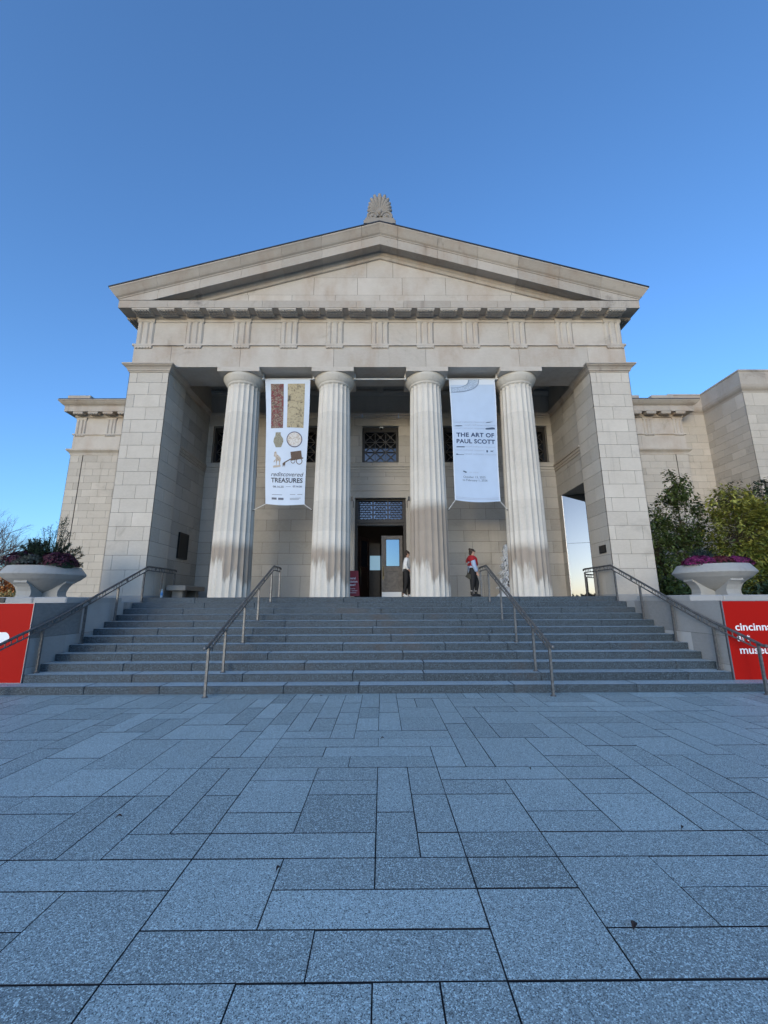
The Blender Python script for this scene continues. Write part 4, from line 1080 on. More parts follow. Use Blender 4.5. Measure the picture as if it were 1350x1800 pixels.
def person(loc, label, pose, cloth):
    t = empty('person', loc, label, 'person')
    L0 = Vector(loc)
    nodes = {}; edges = []
    for n, p, r_ in pose['nodes']: nodes[n] = (L0+Vector(p), r_)
    edges = list(pose['edges'])
    for w, d, s in pose['hands']: hand(nodes, edges, w, d, s, pose['scale'])
    skin('body', nodes, edges, M_skin, t, 'pelvis')
    for nm, mat, ns, es, root, grow in cloth:
        sub = {}
        for it in ns:
            if isinstance(it, tuple):
                n, p, r_ = it; sub[n] = (L0+Vector(p), r_)
            else:
                p, r_ = nodes[it]; sub[it] = (p, (r_[0]+grow, r_[1]+grow) if isinstance(r_, tuple) else r_+grow)
        skin(nm, sub, es, mat, t, root)
    return t
K = .93
def nd(n, x, y, z, r_): return (n, (x*K,y*K,z*K), tuple(v*K for v in r_) if isinstance(r_,tuple) else r_*K)
# --- person in red, profile towards +X, near side = -Y
P1 = dict(scale=.95, nodes=[nd('pelvis',0,0,.90,(.145,.13)),nd('waist',-.01,0,1.03,(.15,.145)),nd('chest',-.02,0,1.22,(.165,.15)),nd('neckb',-.005,0,1.40,.07),nd('neck',.02,0,1.46,.052),nd('jaw',.055,0,1.525,.066),nd('skull',.035,0,1.60,.092),nd('crown',.02,0,1.66,.06),
  nd('shr',-.02,-.17,1.37,.062),nd('elr',.02,-.235,1.09,.048),nd('wrr',.115,-.225,.86,.030),nd('shl',-.02,.17,1.37,.062),nd('ell',.06,.235,1.10,.048),nd('wrl',.24,.20,.96,.030),
  nd('hipr',-.015,-.095,.84,.10),nd('knr',-.035,-.11,.48,.062),nd('anr',-.075,-.11,.09,.042),nd('ftr',.0,-.115,.04,.038),nd('tor',.09,-.12,.03,.030),
  nd('hipl',.02,.095,.84,.10),nd('knl',.17,.11,.50,.062),nd('anl',.115,.11,.09,.042),nd('ftl',.19,.115,.04,.038),nd('tol',.28,.12,.03,.030)],
  edges=[('pelvis','waist'),('waist','chest'),('chest','neckb'),('neckb','neck'),('neck','jaw'),('jaw','skull'),('skull','crown'),('chest','shr'),('shr','elr'),('elr','wrr'),('chest','shl'),('shl','ell'),('ell','wrl'),
  ('pelvis','hipr'),('hipr','knr'),('knr','anr'),('anr','ftr'),('ftr','tor'),('pelvis','hipl'),('hipl','knl'),('knl','anl'),('anl','ftl'),('ftl','tol')],
  hands=[('wrr',(.3,0,-1),(1,0,.2)),('wrl',(1,0,-.4),(0,-1,0))])
M_blue = plain('pale_blue_shirt', (.33,.42,.58), .85, var=.08, bump=.4, bscale=25)
M_redc = plain('red_wrap', (.33,.012,.02), .85, var=.2, bump=.5, bscale=18)
M_blk = plain('black_fabric', (.012,.012,.014), .8, bump=.3, bscale=20)
M_boot = plain('black_boots', (.01,.01,.011), .45)
M_hair = plain('dark_brown_hair', (.035,.022,.016), .6, bump=.6, bscale=60)
loc = (3.06, 13.75, LZ)
cl = [('shirt', M_blue, ['waist','chest','shr','elr','wrr','shl','ell','wrl',nd('hem',-.01,0,.80,(.20,.19))], [('hem','waist'),('waist','chest'),('chest','shr'),('shr','elr'),('elr','wrr'),('chest','shl'),('shl','ell'),('ell','wrl')], 'hem', .035),
  ('wrap', M_redc, [nd('w0',.03,0,1.0,(.235,.225)),nd('w1',.0,0,1.24,(.225,.23)),nd('w2',-.01,0,1.38,(.15,.19)),nd('w3',.005,0,1.47,(.085,.085)),nd('wr',-.03,-.18,1.345,.12),nd('wl',-.03,.18,1.345,.12),nd('wr2',-.03,-.235,1.22,.09)], [('w0','w1'),('w1','w2'),('w2','w3'),('w2','wr'),('w2','wl'),('wr','wr2')], 'w0', 0),
  ('trousers', M_blk, ['pelvis','hipr','knr','hipl','knl',nd('ar',-.07,-.11,.13,.045),nd('al',.12,.11,.13,.045),nd('wb',-.01,0,1.12,(.15,.14))], [('pelvis','wb'),('pelvis','hipr'),('hipr','knr'),('knr','ar'),('pelvis','hipl'),('hipl','knl'),('knl','al')], 'pelvis', .035)]
red = person(loc, 'person in a red wrap, pale blue sleeves and black leggings, standing by the handrail', P1, cl)
for s, pts in (('r',((-.075,-.11,.20),(-.075,-.11,.10),(.0,-.115,.055),(.10,-.12,.045))),('l',((.12,.11,.20),(.115,.11,.10),(.19,.115,.055),(.29,.12,.045)))):
    mb = MB(); mb.tube([Vector(loc)+Vector(p)*K for p in pts],[.058*K,.058*K,.058*K,.04*K],12)
    a = Vector(loc)+Vector(pts[1])*K; mb.box(a.x-.055,a.x+.20,a.y-.042,a.y+.042,LZ,LZ+.025); mb.build('boot', M_boot, red)
    mb = MB(); a = Vector(loc)+Vector(pts[0])*K; mb.tube([a+Vector((0,0,-.01)),a+Vector((0,0,.022))],.054*K,12); mb.build('sock_cuff', plain('pale_sock',(.6,.58,.55),.8) if s=='r' else bpy.data.materials['pale_sock'], red)
hc = Vector(loc)+Vector((.035,0,1.60))*K
head_bits(red, hc, 1, 1.0, None)
mb = MB(); mb.ell(hc+Vector((-.028,0,.025)),.098,.092,.088,14,9); mb.ell(hc+Vector((-.075,0,-.05)),.055,.07,.07); mb.ell(hc+Vector((-.085,.0,.085)),.05,.045,.042); mb.build('hair', M_hair, red)
mb = MB(); mb.box(hc.x+.066,hc.x+.085,hc.y-.07,hc.y-.008,hc.z-.006,hc.z+.032); mb.box(hc.x+.066,hc.x+.085,hc.y+.008,hc.y+.07,hc.z-.006,hc.z+.032); mb.box(hc.x+.072,hc.x+.082,hc.y-.008,hc.y+.008,hc.z+.014,hc.z+.024); mb.box(hc.x-.01,hc.x+.07,hc.y-.083,hc.y-.078,hc.z+.014,hc.z+.026); mb.box(hc.x-.01,hc.x+.07,hc.y+.078,hc.y+.083,hc.z+.014,hc.z+.026)
mb.build('sunglasses', plain('black_glasses',(.008,.008,.008),.15), red)
bag = empty('handbag', (loc[0]-.16,loc[1]-.12,LZ+.62), 'small olive and black bag hanging at the hip of the person in red', 'bag')
mb = MB(); mb.obox((loc[0]-.26,loc[1]-.16,LZ+.66),(.17,0,-.11),(0,.09,0),(.09,0,.12)); mb.build('pouch', plain('olive_canvas',(.045,.042,.028),.8,var=.2), bag)
mb = MB(); mb.tube([(loc[0]-.20,loc[1]-.12,LZ+.76),(loc[0]-.14,loc[1]-.17,LZ+1.0),(loc[0]-.05,loc[1]-.18,LZ+1.28)],.009,6); mb.build('strap', M_blk, bag)
# --- person in white sweater beside the door
P2 = dict(scale=1, nodes=[nd('pelvis',0,0,.96,(.125,.115)),nd('waist',.0,0,1.10,(.11,.105)),nd('chest',.01,0,1.30,(.135,.12)),nd('neckb',.03,0,1.47,.062),nd('neck',.045,0,1.53,.048),nd('jaw',.075,0,1.585,.062),nd('skull',.06,0,1.66,.088),nd('crown',.045,0,1.72,.058),
  nd('shr',.0,-.16,1.43,.056),nd('elr',-.05,-.22,1.17,.043),nd('wrr',.10,-.20,1.0,.028),nd('shl',.0,.16,1.43,.056),nd('ell',-.06,.21,1.17,.043),nd('wrl',.06,.2,.98,.028),
  nd('hipr',-.01,-.085,.90,.088),nd('knr',-.02,-.10,.52,.056),nd('anr',-.12,-.10,.12,.038),nd('ftr',-.06,-.105,.045,.034),nd('tor',.03,-.11,.03,.028),
  nd('hipl',.01,.085,.90,.088),nd('knl',.10,.10,.52,.056),nd('anl',.10,.10,.09,.038),nd('ftl',.16,.105,.04,.034),nd('tol',.25,.11,.03,.028)],
  edges=P1['edges'], hands=[('wrr',(.8,0,-.6),(0,-1,.1)),('wrl',(.8,0,-.6),(0,1,0))])
M_sw = plain('white_sweater', (.80,.82,.84), .9, var=.05, bump=.7, bscale=14)
loc = (.92, 14.75, LZ)
cl = [('sweater', M_sw, ['waist','chest','neckb','shr','elr',nd('wra',.075,-.202,1.03,.036),'shl','ell',nd('wla',.04,.2,1.01,.036),nd('hem',0,0,.91,(.175,.17))], [('hem','waist'),('waist','chest'),('chest','neckb'),('chest','shr'),('shr','elr'),('elr','wra'),('chest','shl'),('shl','ell'),('ell','wla')], 'hem', .04),
  ('trousers', M_blk, ['pelvis','hipr','knr','hipl','knl',nd('ar',-.115,-.10,.12,.052),nd('al',.10,.10,.09,.052),nd('wb',0,0,1.16,(.125,.12))], [('pelvis','wb'),('pelvis','hipr'),('hipr','knr'),('knr','ar'),('pelvis','hipl'),('hipl','knl'),('knl','al')], 'pelvis', .035)]
wh = person(loc, 'person in a white sweater and black trousers, half hidden by the column beside the door', P2, cl)
M_shoe = plain('white_shoes', (.7,.7,.7), .6)
for pts in (((-.12,-.10,.11),(-.06,-.105,.055),(.04,-.11,.04)),((.10,.10,.09),(.16,.105,.05),(.26,.11,.04))):
    mb = MB(); mb.tube([Vector(loc)+Vector(p)*K for p in pts],[.052*K,.052*K,.038*K],12); a = Vector(loc)+Vector(pts[0])*K; mb.box(a.x-.05,a.x+.19,a.y-.04,a.y+.04,LZ,LZ+.022); mb.build('shoe', M_shoe, wh)
hc = Vector(loc)+Vector((.06,0,1.66))*K
head_bits(wh, hc, 1, .97, None)
mb = MB(); mb.ell(hc+Vector((-.025,0,.022)),.096,.088,.088,14,9); mb.ell(hc+Vector((-.045,0,.10)),.052,.05,.04); mb.ell(hc+Vector((-.08,0,-.03)),.045,.06,.06); mb.build('hair', bpy.data.materials['dark_brown_hair'], wh)

# ------------------------------------------------------------------ plants
def leaf_at(mb, p, d, up, ln, w, t):
    d = d.normalized(); s = d.cross(up)
    s = s.normalized() if s.length > 1e-4 else d.orthogonal().normalized(); n_ = s.cross(d)
    a = p; b1 = p+d*ln*.5+s*w*.5+n_*ln*.06; b2 = p+d*ln*.5-s*w*.5+n_*ln*.06; c = p+d*ln-n_*ln*.12; m_ = p+d*ln*.5
    i = len(mb.v); mb.v += [tuple(a),tuple(b1),tuple(c),tuple(m_),tuple(b2)]
    mb.f += [(i,i+1,i+2,i+3),(i,i+3,i+2,i+4)]; mb.m += [0,0]; mb.t += [t,t]; mb.sm += [False,False]
def rv(rg): 
    while True:
        v = Vector((rg.uniform(-1,1),rg.uniform(-1,1),rg.uniform(-1,1)))
        if .05 < v.length < 1: return v
def tree(name, label, cat, base, blobs, trunk_pts, leafm, n_tw, per, ln, seed, group=None, trunk_r=.06, bark=None, droop=.2, tonef=None):
    rg = random.Random(seed); t = empty(name, base, label, cat, group)
    mb = MB(); ends = []
    for tp in trunk_pts:
        k = len(tp); mb.tube([Vector(p) for p in tp],[trunk_r*(1-.75*i/(k-1)) for i in range(k)],8); ends += [Vector(p) for p in tp[1:]]
    fol = MB(); wts = [b_[1][0]*b_[1][1]*b_[1][2] for b_ in blobs]
    for i in range(n_tw):
        c, r_ = rg.choices(blobs, wts)[0]; q = rv(rg); q = q*(q.length**-.45) if q.length > .2 else q
        p = Vector((c[0]+q.x*r_[0], c[1]+q.y*r_[1], c[2]+q.z*r_[2]))
        e = min(ends, key=lambda z: (z-p).length+ (.6 if z.z > p.z else 0))
        mid = (p+e)/2+Vector((rg.uniform(-.1,.1),rg.uniform(-.1,.1),rg.uniform(-.15,.05)))
        if i % 3 == 0: mb.tube([e,mid,p],[trunk_r*.22,trunk_r*.13,trunk_r*.07],4,caps=False)
        ax = (p-e).normalized()*.6+Vector((0,0,.45))+rv(rg)*.35; ax.normalize()
        tt = rg.gauss(.45,.2)
        if tonef: tt += tonef(p)
        for k in range(per):
            a = rg.uniform(0,2*math.pi); o = ax.orthogonal().normalized(); o = Matrix.Rotation(a,3,ax) @ o
            d = o*1.0+ax*rg.uniform(-.1,.9)+Vector((0,0,-droop*rg.random()))
            pp = p+ax*rg.uniform(-.16,.12)*1.4+rv(rg)*.03
            leaf_at(fol, pp, d, Vector((0,0,1))+rv(rg)*.5, ln*rg.uniform(.6,1.15), ln*.42*rg.uniform(.8,1.2), min(1,max(0,tt+rg.gauss(0,.13))))
    mb.build('trunk', bark or M_bark, t)
    fol.build('crown', leafm, t, fix=False)
    return t
M_bark = plain('bark', (.07,.055,.042), .9, var=.3, bump=.6, bscale=30)
M_lf1 = leafmat('dark_green_leaves', (.018,.04,.014), (.11,.15,.04))
M_lf2 = leafmat('yellow_green_leaves', (.045,.085,.015), (.34,.33,.07))
M_lf3 = leafmat('deep_green_leaves', (.014,.032,.018), (.065,.10,.05))
def tone1(p): return (p.z-3.2)*.07
tree('shrub_tree','dark green small tree against the wing wall, between the right pier and the yellowing tree','tree',(10.9,14.6,1.2),
  [((9.35,14.0,3.0),(.75,.8,1.7)),((9.2,14.2,4.2),(.55,.5,.75)),((10.5,14.4,2.9),(1.1,.9,1.35)),((10.9,14.6,4.5),(.85,.7,1.3)),((10.9,14.6,5.7),(.45,.4,.75)),((9.6,13.6,1.5),(.9,.8,.6))],
  [[(10.9,14.6,.4),(10.85,14.6,2.2),(10.9,14.6,4.0),(10.9,14.6,5.9)],[(10.6,14.5,.4),(10.2,14.4,1.8),(9.6,14.1,3.0),(9.3,14.1,4.3)],[(10.9,14.6,1.4),(10.6,14.4,2.6),(10.4,14.4,3.6)]],
  M_lf1, 1150, 13, .155, 5, tonef=tone1, trunk_r=.05)
tree('shrub_tree','yellow green leafy tree directly behind the right planter','tree',(12.4,13.7,1.2),
  [((12.3,13.7,3.5),(1.15,.8,1.5)),((12.2,13.8,4.8),(.8,.6,.75)),((13.6,13.9,3.3),(1.2,.9,1.6)),((13.7,14.0,4.6),(.7,.6,.6)),((11.6,13.4,2.6),(.7,.6,.9)),((12.9,13.4,2.1),(1.3,.7,.8))],
  [[(12.4,13.7,.4),(12.35,13.7,2.0),(12.2,13.8,3.6),(12.2,13.8,5.2)],[(12.5,13.7,.9),(13.1,13.8,2.3),(13.6,13.9,3.6),(13.7,14,4.8)],[(12.4,13.7,1.2),(11.9,13.5,2.2),(11.6,13.4,3.0)]],
  M_lf2, 1350, 13, .165, 6, tonef=lambda p: (p.z-3.6)*.13, trunk_r=.055)
tree('shrub_tree','deep green tall tree behind the yellowing tree at the pavilion corner','tree',(14.6,15.4,1.2),
  [((13.6,15.6,4.6),(.75,.6,1.3)),((15.1,15.3,4.4),(1.2,.8,1.6)),((14.9,15.3,5.5),(.6,.5,.9)),((15.3,15.0,2.6),(1.5,.9,1.4)),((13.9,15.5,5.6),(.35,.3,.8))],
  [[(14.6,15.4,.4),(14.7,15.4,2.5),(14.9,15.3,4.5),(14.95,15.3,6.2)],[(14.6,15.4,1.6),(14.1,15.5,3.4),(13.8,15.6,5.6)]],
  M_lf3, 950, 12, .15, 8, trunk_r=.06)
tree('shrub','low dark shrub beside the right pier, below the dark green tree','shrub',(9.4,12.9,1.0),
  [((9.1,12.9,1.55),(.5,.4,.7)),((9.7,13.0,1.4),(.6,.5,.6))],[[(9.4,12.9,.4),(9.3,12.9,1.2),(9.1,12.9,1.8)],[(9.45,12.9,.6),(9.7,13,1.5)]],M_lf1,120,10,.18,15,trunk_r=.03)
tree('shrub','dark shrub in the gap right of the right planter','shrub',(11.6,12.4,1.0),
  [((11.2,12.3,1.7),(.6,.5,.6)),((12.3,12.4,1.6),(1.0,.6,.8))],[[(11.6,12.4,.4),(11.5,12.4,1.3),(11.2,12.3,1.9)],[(11.7,12.4,.6),(12.3,12.4,1.8)]],M_lf3,230,10,.19,16,trunk_r=.03)
# mums
def mum(cx, cy, rx, ry, h, z0, mat, label, seed, pet=.036, n=1200):
    rg = random.Random(seed); t = empty('chrysanthemum', (cx,cy,z0), label, 'flowers', 'chrysanthemum clumps in the stone planters')
    mb = MB(); gr = MB()
    for i in range(n):
        a = rg.uniform(0,2*math.pi); f_ = math.sqrt(rg.random()); b_ = math.acos(max(0,min(1,f_)))
        d = Vector((math.cos(a)*f_, math.sin(a)*f_, math.sqrt(max(0,1-f_*f_))))
        k = 1+.07*math.sin(5*a+seed)+rg.uniform(-.07,.07); p = Vector((cx+d.x*rx*k, cy+d.y*ry*k, z0+d.z*h*k))
        tt = min(1,max(0,rg.gauss(.45,.22))); ax = (d+rv(rg)*.5).normalized(); o = ax.orthogonal().normalized()
        for q in range(5):
            e = Matrix.Rotation(2*math.pi*q/5+a,3,ax) @ o; leaf_at(mb, p, e+ax*.5, ax, pet, pet*.6, tt)
    for i in range(160):
        a = rg.uniform(0,2*math.pi); d = Vector((math.cos(a),math.sin(a),rg.uniform(-.1,.5))); p = Vector((cx+d.x*rx*.93, cy+d.y*ry*.93, z0+abs(d.z)*h*.6)); leaf_at(gr, p, d+rv(rg)*.5, Vector((0,0,1)), .06, .035, rg.random())
    gr.ell((cx,cy,z0+.02),rx*.86,ry*.86,h*.85,14,8,0,.1)
    mb.build('blossoms', mat, t, fix=False); gr.build('foliage', M_lf3, t, fix=False)
M_mumd = leafmat('dark_purple_petals', (.012,.003,.007), (.085,.012,.035)); M_mumb = leafmat('magenta_petals', (.035,.004,.022), (.19,.012,.105)); M_mumr = leafmat('wine_petals', (.03,.005,.01), (.13,.015,.03))
zp = 2.53
mum(-8.74,10.15,.40,.40,.34,zp,M_mumd,'dark purple flower clump left of the juniper in the left planter',1)
mum(-7.90,10.15,.42,.42,.32,zp-.01,M_mumd,'dark purple flower clump right of the juniper in the left planter',2)
mum(7.92,10.15,.36,.36,.22,zp-.03,M_mumb,'magenta flower clump on the left side of the right planter',3)
mum(8.29,9.98,.28,.28,.20,zp-.03,M_mumr,'wine red flower clump in the middle front of the right planter',4,n=600)
mum(8.72,10.15,.38,.38,.21,zp-.03,M_mumb,'magenta flower clump on the right side of the right planter',5)
# dusty miller
t = empty('dusty_miller', (-8.28,9.75,zp), 'silvery grey green foliage plant between the two dark flower clumps', 'plant'); mb = MB(); rg = random.Random(31)
for i in range(420):
    a = rg.uniform(0,6.283); r_ = rg.random()**.6; p = Vector((-8.28+.30*r_*math.cos(a), 9.80+.22*r_*math.sin(a), zp+.02+.20*(1-r_*r_)*rg.uniform(.5,1.1)))
    leaf_at(mb, p, Vector((math.cos(a),math.sin(a),.5))+rv(rg)*.6, Vector((0,0,1)), .11, .05, rg.random())
mb.build('foliage', leafmat('silver_leaves',(.07,.09,.09),(.20,.24,.24)), t, fix=False)
# juniper
t = empty('juniper', (-8.25,10.4,zp), 'dark evergreen juniper with feathery upright sprigs in the left planter', 'shrub'); mb = MB(); st = MB(); rg = random.Random(33)
def sprig(p, d, L_, dens, w=.05):
    pts = []; q = Vector(p); dd = Vector(d).normalized()
    for k in range(8): pts.append(q.copy()); q = q+dd*L_/7; dd = (dd+rv(rg)*.16+Vector((0,0,.05))).normalized()
    st.tube(pts,[.010*(1-.8*k/7) for k in range(8)],4,caps=False)
    for k in range(int(L_*dens)):
        f_ = rg.random(); i = min(6,int(f_*7)); b0 = pts[i].lerp(pts[i+1], f_*7-i); ax = (pts[i+1]-pts[i]).normalized()
        sd = (ax*.8+rv(rg)*.9).normalized(); l2 = w*rg.uniform(.7,2.2)*(1.15-f_*.7)
        tt = rg.random()
        for m_ in range(6): leaf_at(mb, b0+sd*l2*m_/6, sd*.8+rv(rg)*.7, rv(rg), .034, .012, tt)
for i in range(95):
    a = rg.uniform(0,6.283); el_ = rg.uniform(.05,1.1); d = Vector((math.cos(a)*math.cos(el_)*1.3, math.sin(a)*math.cos(el_)*.8, math.sin(el_))); sprig((-8.28,10.35,zp), d, rg.uniform(.35,.80), 150, .075)
for d, L_ in (((.22,0,1),1.30),((.05,.1,1),1.22),((.5,0,.95),1.15),((.45,.05,.8),1.0),((.95,0,.35),.85),((-.75,0,.75),.85),((-.5,.1,.9),.80),((.35,.1,1),1.12),((.1,-.1,1),1.05),((-.2,0,1),.78),((-.3,.1,.9),1.0)): sprig((-8.30,10.35,zp), d, L_, 60, .17)
for i in range(26):
    sprig((-8.78+rg.uniform(-.06,.1),10.5,zp+.05), Vector((rg.uniform(-.3,.35),rg.uniform(-.2,.2),1)), rg.uniform(.4,.68), 130, .06)
st.build('branches', M_bark, t); mb.build('foliage', leafmat('juniper_green',(.006,.016,.010),(.035,.06,.03)), t, fix=False)
# dark grass tuft in right planter
t = empty('ornamental_grass', (8.2,10.4,zp), 'dark purple grassy tuft rising behind the flowers of the right planter', 'plant'); mb = MB(); rg = random.Random(35)
for i in range(240):
    a = rg.uniform(0,6.283); p0 = Vector((8.2+.16*rg.uniform(-1,1),10.4+.14*rg.uniform(-1,1),zp)); ln = rg.uniform(.25,.58); o = Vector((math.cos(a),math.sin(a),0))*rg.uniform(.1,.7)
    p1 = p0+o*ln*.4+Vector((0,0,ln*.6)); p2 = p0+o*ln*.95+Vector((0,0,ln*.8)); s = o.cross(Vector((0,0,1))).normalized()*.011; tt = rg.random()
    mb.face([p0-s,p0+s,p1+s,p1-s],0,tt); mb.face([p1-s,p1+s,p2],0,tt)
mb.build('blades', leafmat('dark_blades',(.008,.014,.016),(.03,.05,.05)), t, fix=False)
# flocked ornamental tree behind the right column
t = empty('ornamental_tree', (4.62,15.0,LZ), 'slender white frosted ornamental tree half hidden behind the rightmost column', 'tree'); mb = MB(); rg = random.Random(37)
for i in range(1500):
    f_ = rg.random()**.8; z = LZ+.30+1.62*f_; r_ = (.40*(1-f_)**.8+.03)*(.75+.25*math.sin(f_*38)); a = rg.uniform(0,6.283)
    p = Vector((4.62+r_*math.cos(a)*rg.uniform(.5,1),15.0+r_*math.sin(a)*rg.uniform(.5,1),z)); leaf_at(mb, p, Vector((math.cos(a),math.sin(a),-.8))+rv(rg)*.3, Vector((0,0,1)), .12, .045, rg.random())
mb.build('crown', leafmat('frosted_white',(.62,.68,.76),(.92,.94,.97),.6), t, fix=False)
mb = MB(); mb.tube([(4.62,15,LZ+.2),(4.62,15,LZ+1.85)],[.03,.01],8); mb.build('trunk', M_bark, t)
mb = MB(); mb.lathe([(.46,LZ+.004),(.44,LZ+.05),(.33,LZ+.16),(.20,LZ+.27),(.10,LZ+.34),(.02,LZ+.36)],4.62,15,18); mb.build('skirt', plain('white_skirt',(.72,.76,.82),.8,bump=.6,bscale=12), t)
# far left: bare tree, autumn shrubs, lamp
t = empty('bare_tree', (-31.9,32,1.2), 'leafless grey tree with fine spreading twigs at the far left edge', 'tree'); mb = MB(); rg = random.Random(41)
def br(p, d, L_, r_, dep):
    q = Vector(p); pts = [q.copy()]; dd = Vector(d).normalized(); n_ = 4
    for k in range(n_): dd = (dd+rv(rg)*.13+Vector((0,0,.03))).normalized(); q = q+dd*L_/n_; pts.append(q.copy())
    mb.tube(pts,[r_*(1-.5*k/n_) for k in range(n_+1)],5 if dep > 1 else 3,caps=False)
    if dep:
        for k in range(4 if dep > 2 else 3):
            i = rg.choice((2,3,4)); br(pts[i], dd+rv(rg)*.75, L_*rg.uniform(.58,.78), r_*.52, dep-1)
br((-31.9,32,1.0),(0,0,1),2.6,.20,0)
for d in ((.7,0,.8),(.9,-.2,.45),(.2,.3,1),(-.5,0,.9),(.5,.5,.8),(-.7,-.3,.6),(.95,.1,.65)): br((-31.9,32,3.2),d,2.5,.10,4)
mb.build('branches', plain('grey_bark',(.17,.15,.14),.9), t)
M_aut = leafmat('orange_leaves',(.20,.06,.02),(.62,.26,.08),.7); M_aut2 = leafmat('straw_leaves',(.26,.19,.07),(.55,.42,.18),.7)
def bush(cx, cy, rx, h, mat, label, seed, n=1500, ln=.35):
    rg = random.Random(seed); t = empty('autumn_shrub', (cx,cy,1.0), label, 'shrub', 'autumn shrubs at the far left'); mb = MB(); stt = MB()
    for i in range(n):
        q = rv(rg); q = q*(q.length**-.4); p = Vector((cx+q.x*rx, cy+q.y*rx*.6, 1.0+abs(q.z)*h)); leaf_at(mb, p, rv(rg), Vector((0,0,1)), ln*rg.uniform(.5,1.2), ln*.5, min(1,max(0,rg.gauss(.5,.28)+q.z*.15)))
    for i in range(14): stt.tube([(cx,cy,.8),(cx+rg.uniform(-1,1)*rx*.8,cy+rg.uniform(-.5,.5)*rx,1+h*rg.uniform(.4,.9))],.04,5,caps=False)
    stt.build('stems', M_bark, t); mb.build('foliage', mat, t, fix=False)
bush(-29.7,34,1.7,3.1,M_aut,'bright orange shrub behind the left planter leg',51)
bush(-33.9,38,1.9,4.6,M_aut,'tall pink orange shrub above the left sign, at the picture edge',52)
bush(-27.9,31.5,1.3,1.5,M_aut2,'straw coloured low shrub behind the left planter base',53,1100,.28)
t = empty('street_lamp', (-17.55,21,0), 'acorn globe street lamp showing through the juniper in the left planter', 'street lamp')
lx, ly, lz = -17.55, 21.0, 3.55
mb = MB(); mb.lathe([(.16,.0),(.16,.3),(.08,.45),(.06,.6),(.055,lz-.1),(.10,lz-.04),(.14,lz)],lx,ly,16); mb.build('post', M_bronze, t)
mb = MB(); mb.lathe([(.13,lz+.01),(.24,lz+.16),(.30,lz+.38),(.29,lz+.58),(.20,lz+.76),(.15,lz+.82)],lx,ly,20); mb.build('globe', plain('frosted_globe',(.52,.50,.47),.35), t)
mb = MB(); mb.lathe([(.17,lz+.82),(.19,lz+.85),(.10,lz+.95),(.045,lz+1.02),(.05,lz+1.08),(.01,lz+1.16)],lx,ly,16); mb.build('finial', M_iron, t)
# ------------------------------------------------------------------ paving: slabs on a .306 m module
G = .306; Y0 = 2.26
cells = {}; slabs = []
def put(i0,i1,j0,j1,tn=None):
    for i in range(i0,i1):
        for j in range(j0,j1):
            if (i,j) in cells: return
    for i in range(i0,i1):
        for j in range(j0,j1): cells[(i,j)] = 1
    slabs.append((i0,i1,j0,j1,tn))
near = [(-8,-4,-2,0),(-4,-2,-2,0),(-2,0,-2,0),(0,1,-2,0),(1,2,-2,0),(2,6,-2,0),(6,9,-2,0),
 (-6,-4,0,2),(-9,-6,1,2),(-9,-6,0,1),(-8,-4,2,3),(-11,-8,2,3),(-4,-2,1,3),(-2,0,2,3),(-2,2,1,2),(-4,-1,0,1),(-1,2,0,1),(0,2,2,3),(2,4,2,3),(2,4,0,2),
 (4,6,1,3),(6,9,2,3),(6,10,1,2),(4,9,0,1),
 (-6,-4,3,4),(-4,0,3,4),(-7,-6,3,6),(-8,-7,3,6),(-6,-5,4,8),(-5,-4,4,6),(-5,-4,6,8),(-7,-6,6,8),(-8,-7,6,8),(-10,-8,3,5),(-10,-8,5,6),(-10,-8,6,8),(-12,-10,3,4),(-12,-10,4,6),
 (-4,-2,4,5),(-4,-2,5,7),(-4,-2,7,8),(-2,0,4,6),(-2,0,6,7),(-2,0,7,8),(0,1,3,5),(0,1,5,8),(1,2,3,4),(1,2,4,6),(1,2,6,8),
 (2,4,3,4),(2,4,4,6),(2,4,6,7),(2,6,7,8),(4,6,5,7),(4,6,4,5),(4,9,3,4),(6,8,4,6),(6,8,6,7),(6,8,7,8),(8,9,4,8),(9,10,4,6),(9,10,6,8)]
for s_ in near: put(*s_)
rg = random.Random(12)
j1max = int(math.ceil((8.40-Y0)/G)); imax = 46
for j in range(-48, j1max):
    for i in range(-imax, imax):
        if (i,j) in cells: continue
        opts = [(2,2),(2,1),(3,1),(4,1),(1,2),(1,3),(2,3),(3,2),(2,2),(3,1),(4,1)]; rg.shuffle(opts)
        for (w,h) in opts+[(2,1),(1,1)]:
            if any(i < b_ < i+w for b_ in (-4,4)): continue
            if any((i+a,j+b_) in cells for a in range(w) for b_ in range(h)): continue
            put(i,i+w,j,j+h); break
mb = MB()
for (i0,i1,j0,j1,tn) in slabs:
    g = rg.choice([.003,.004,.005]); gy = rg.choice([.004,.0055,.007]); x0, x1 = i0*G+g, i1*G-g; y0, y1 = Y0+j0*G+gy, Y0+j1*G-gy
    if y0 > D1+.05: continue
    y1 = min(y1, D1+.08); t = min(1,max(0,rg.gauss(.48,.24)+(.45 if rg.random()<.07 else 0))); dz = rg.uniform(-.0012,.0012); b_ = .0035
    zt_ = dz
    top = [(x0,y0,zt_),(x1,y0,zt_),(x1,y1,zt_),(x0,y1,zt_)]; bot = [(x,y,-.02) for x,y,z in top]
    mb.mesh(top,[(0,1,2,3)],0,t); mb.mesh(top+bot,[(4+k,4+(k+1)%4,(k+1)%4,k) for k in range(4)],1,t)
xm = imax*G+.5
mb.face([(-xm,-13,-.014),(xm,-13,-.014),(xm,D1+.2,-.014),(-xm,D1+.2,-.014)],1)
o = mb.build('plaza', [M_paving, M_joint]); tag(o, 'grey granite slab plaza in front of the museum stairs', 'plaza', kind='structure')
mb = MB()
mb.face([(-600,-600,-.06),(600,-600,-.06),(600,600,-.06),(-600,600,-.06)])
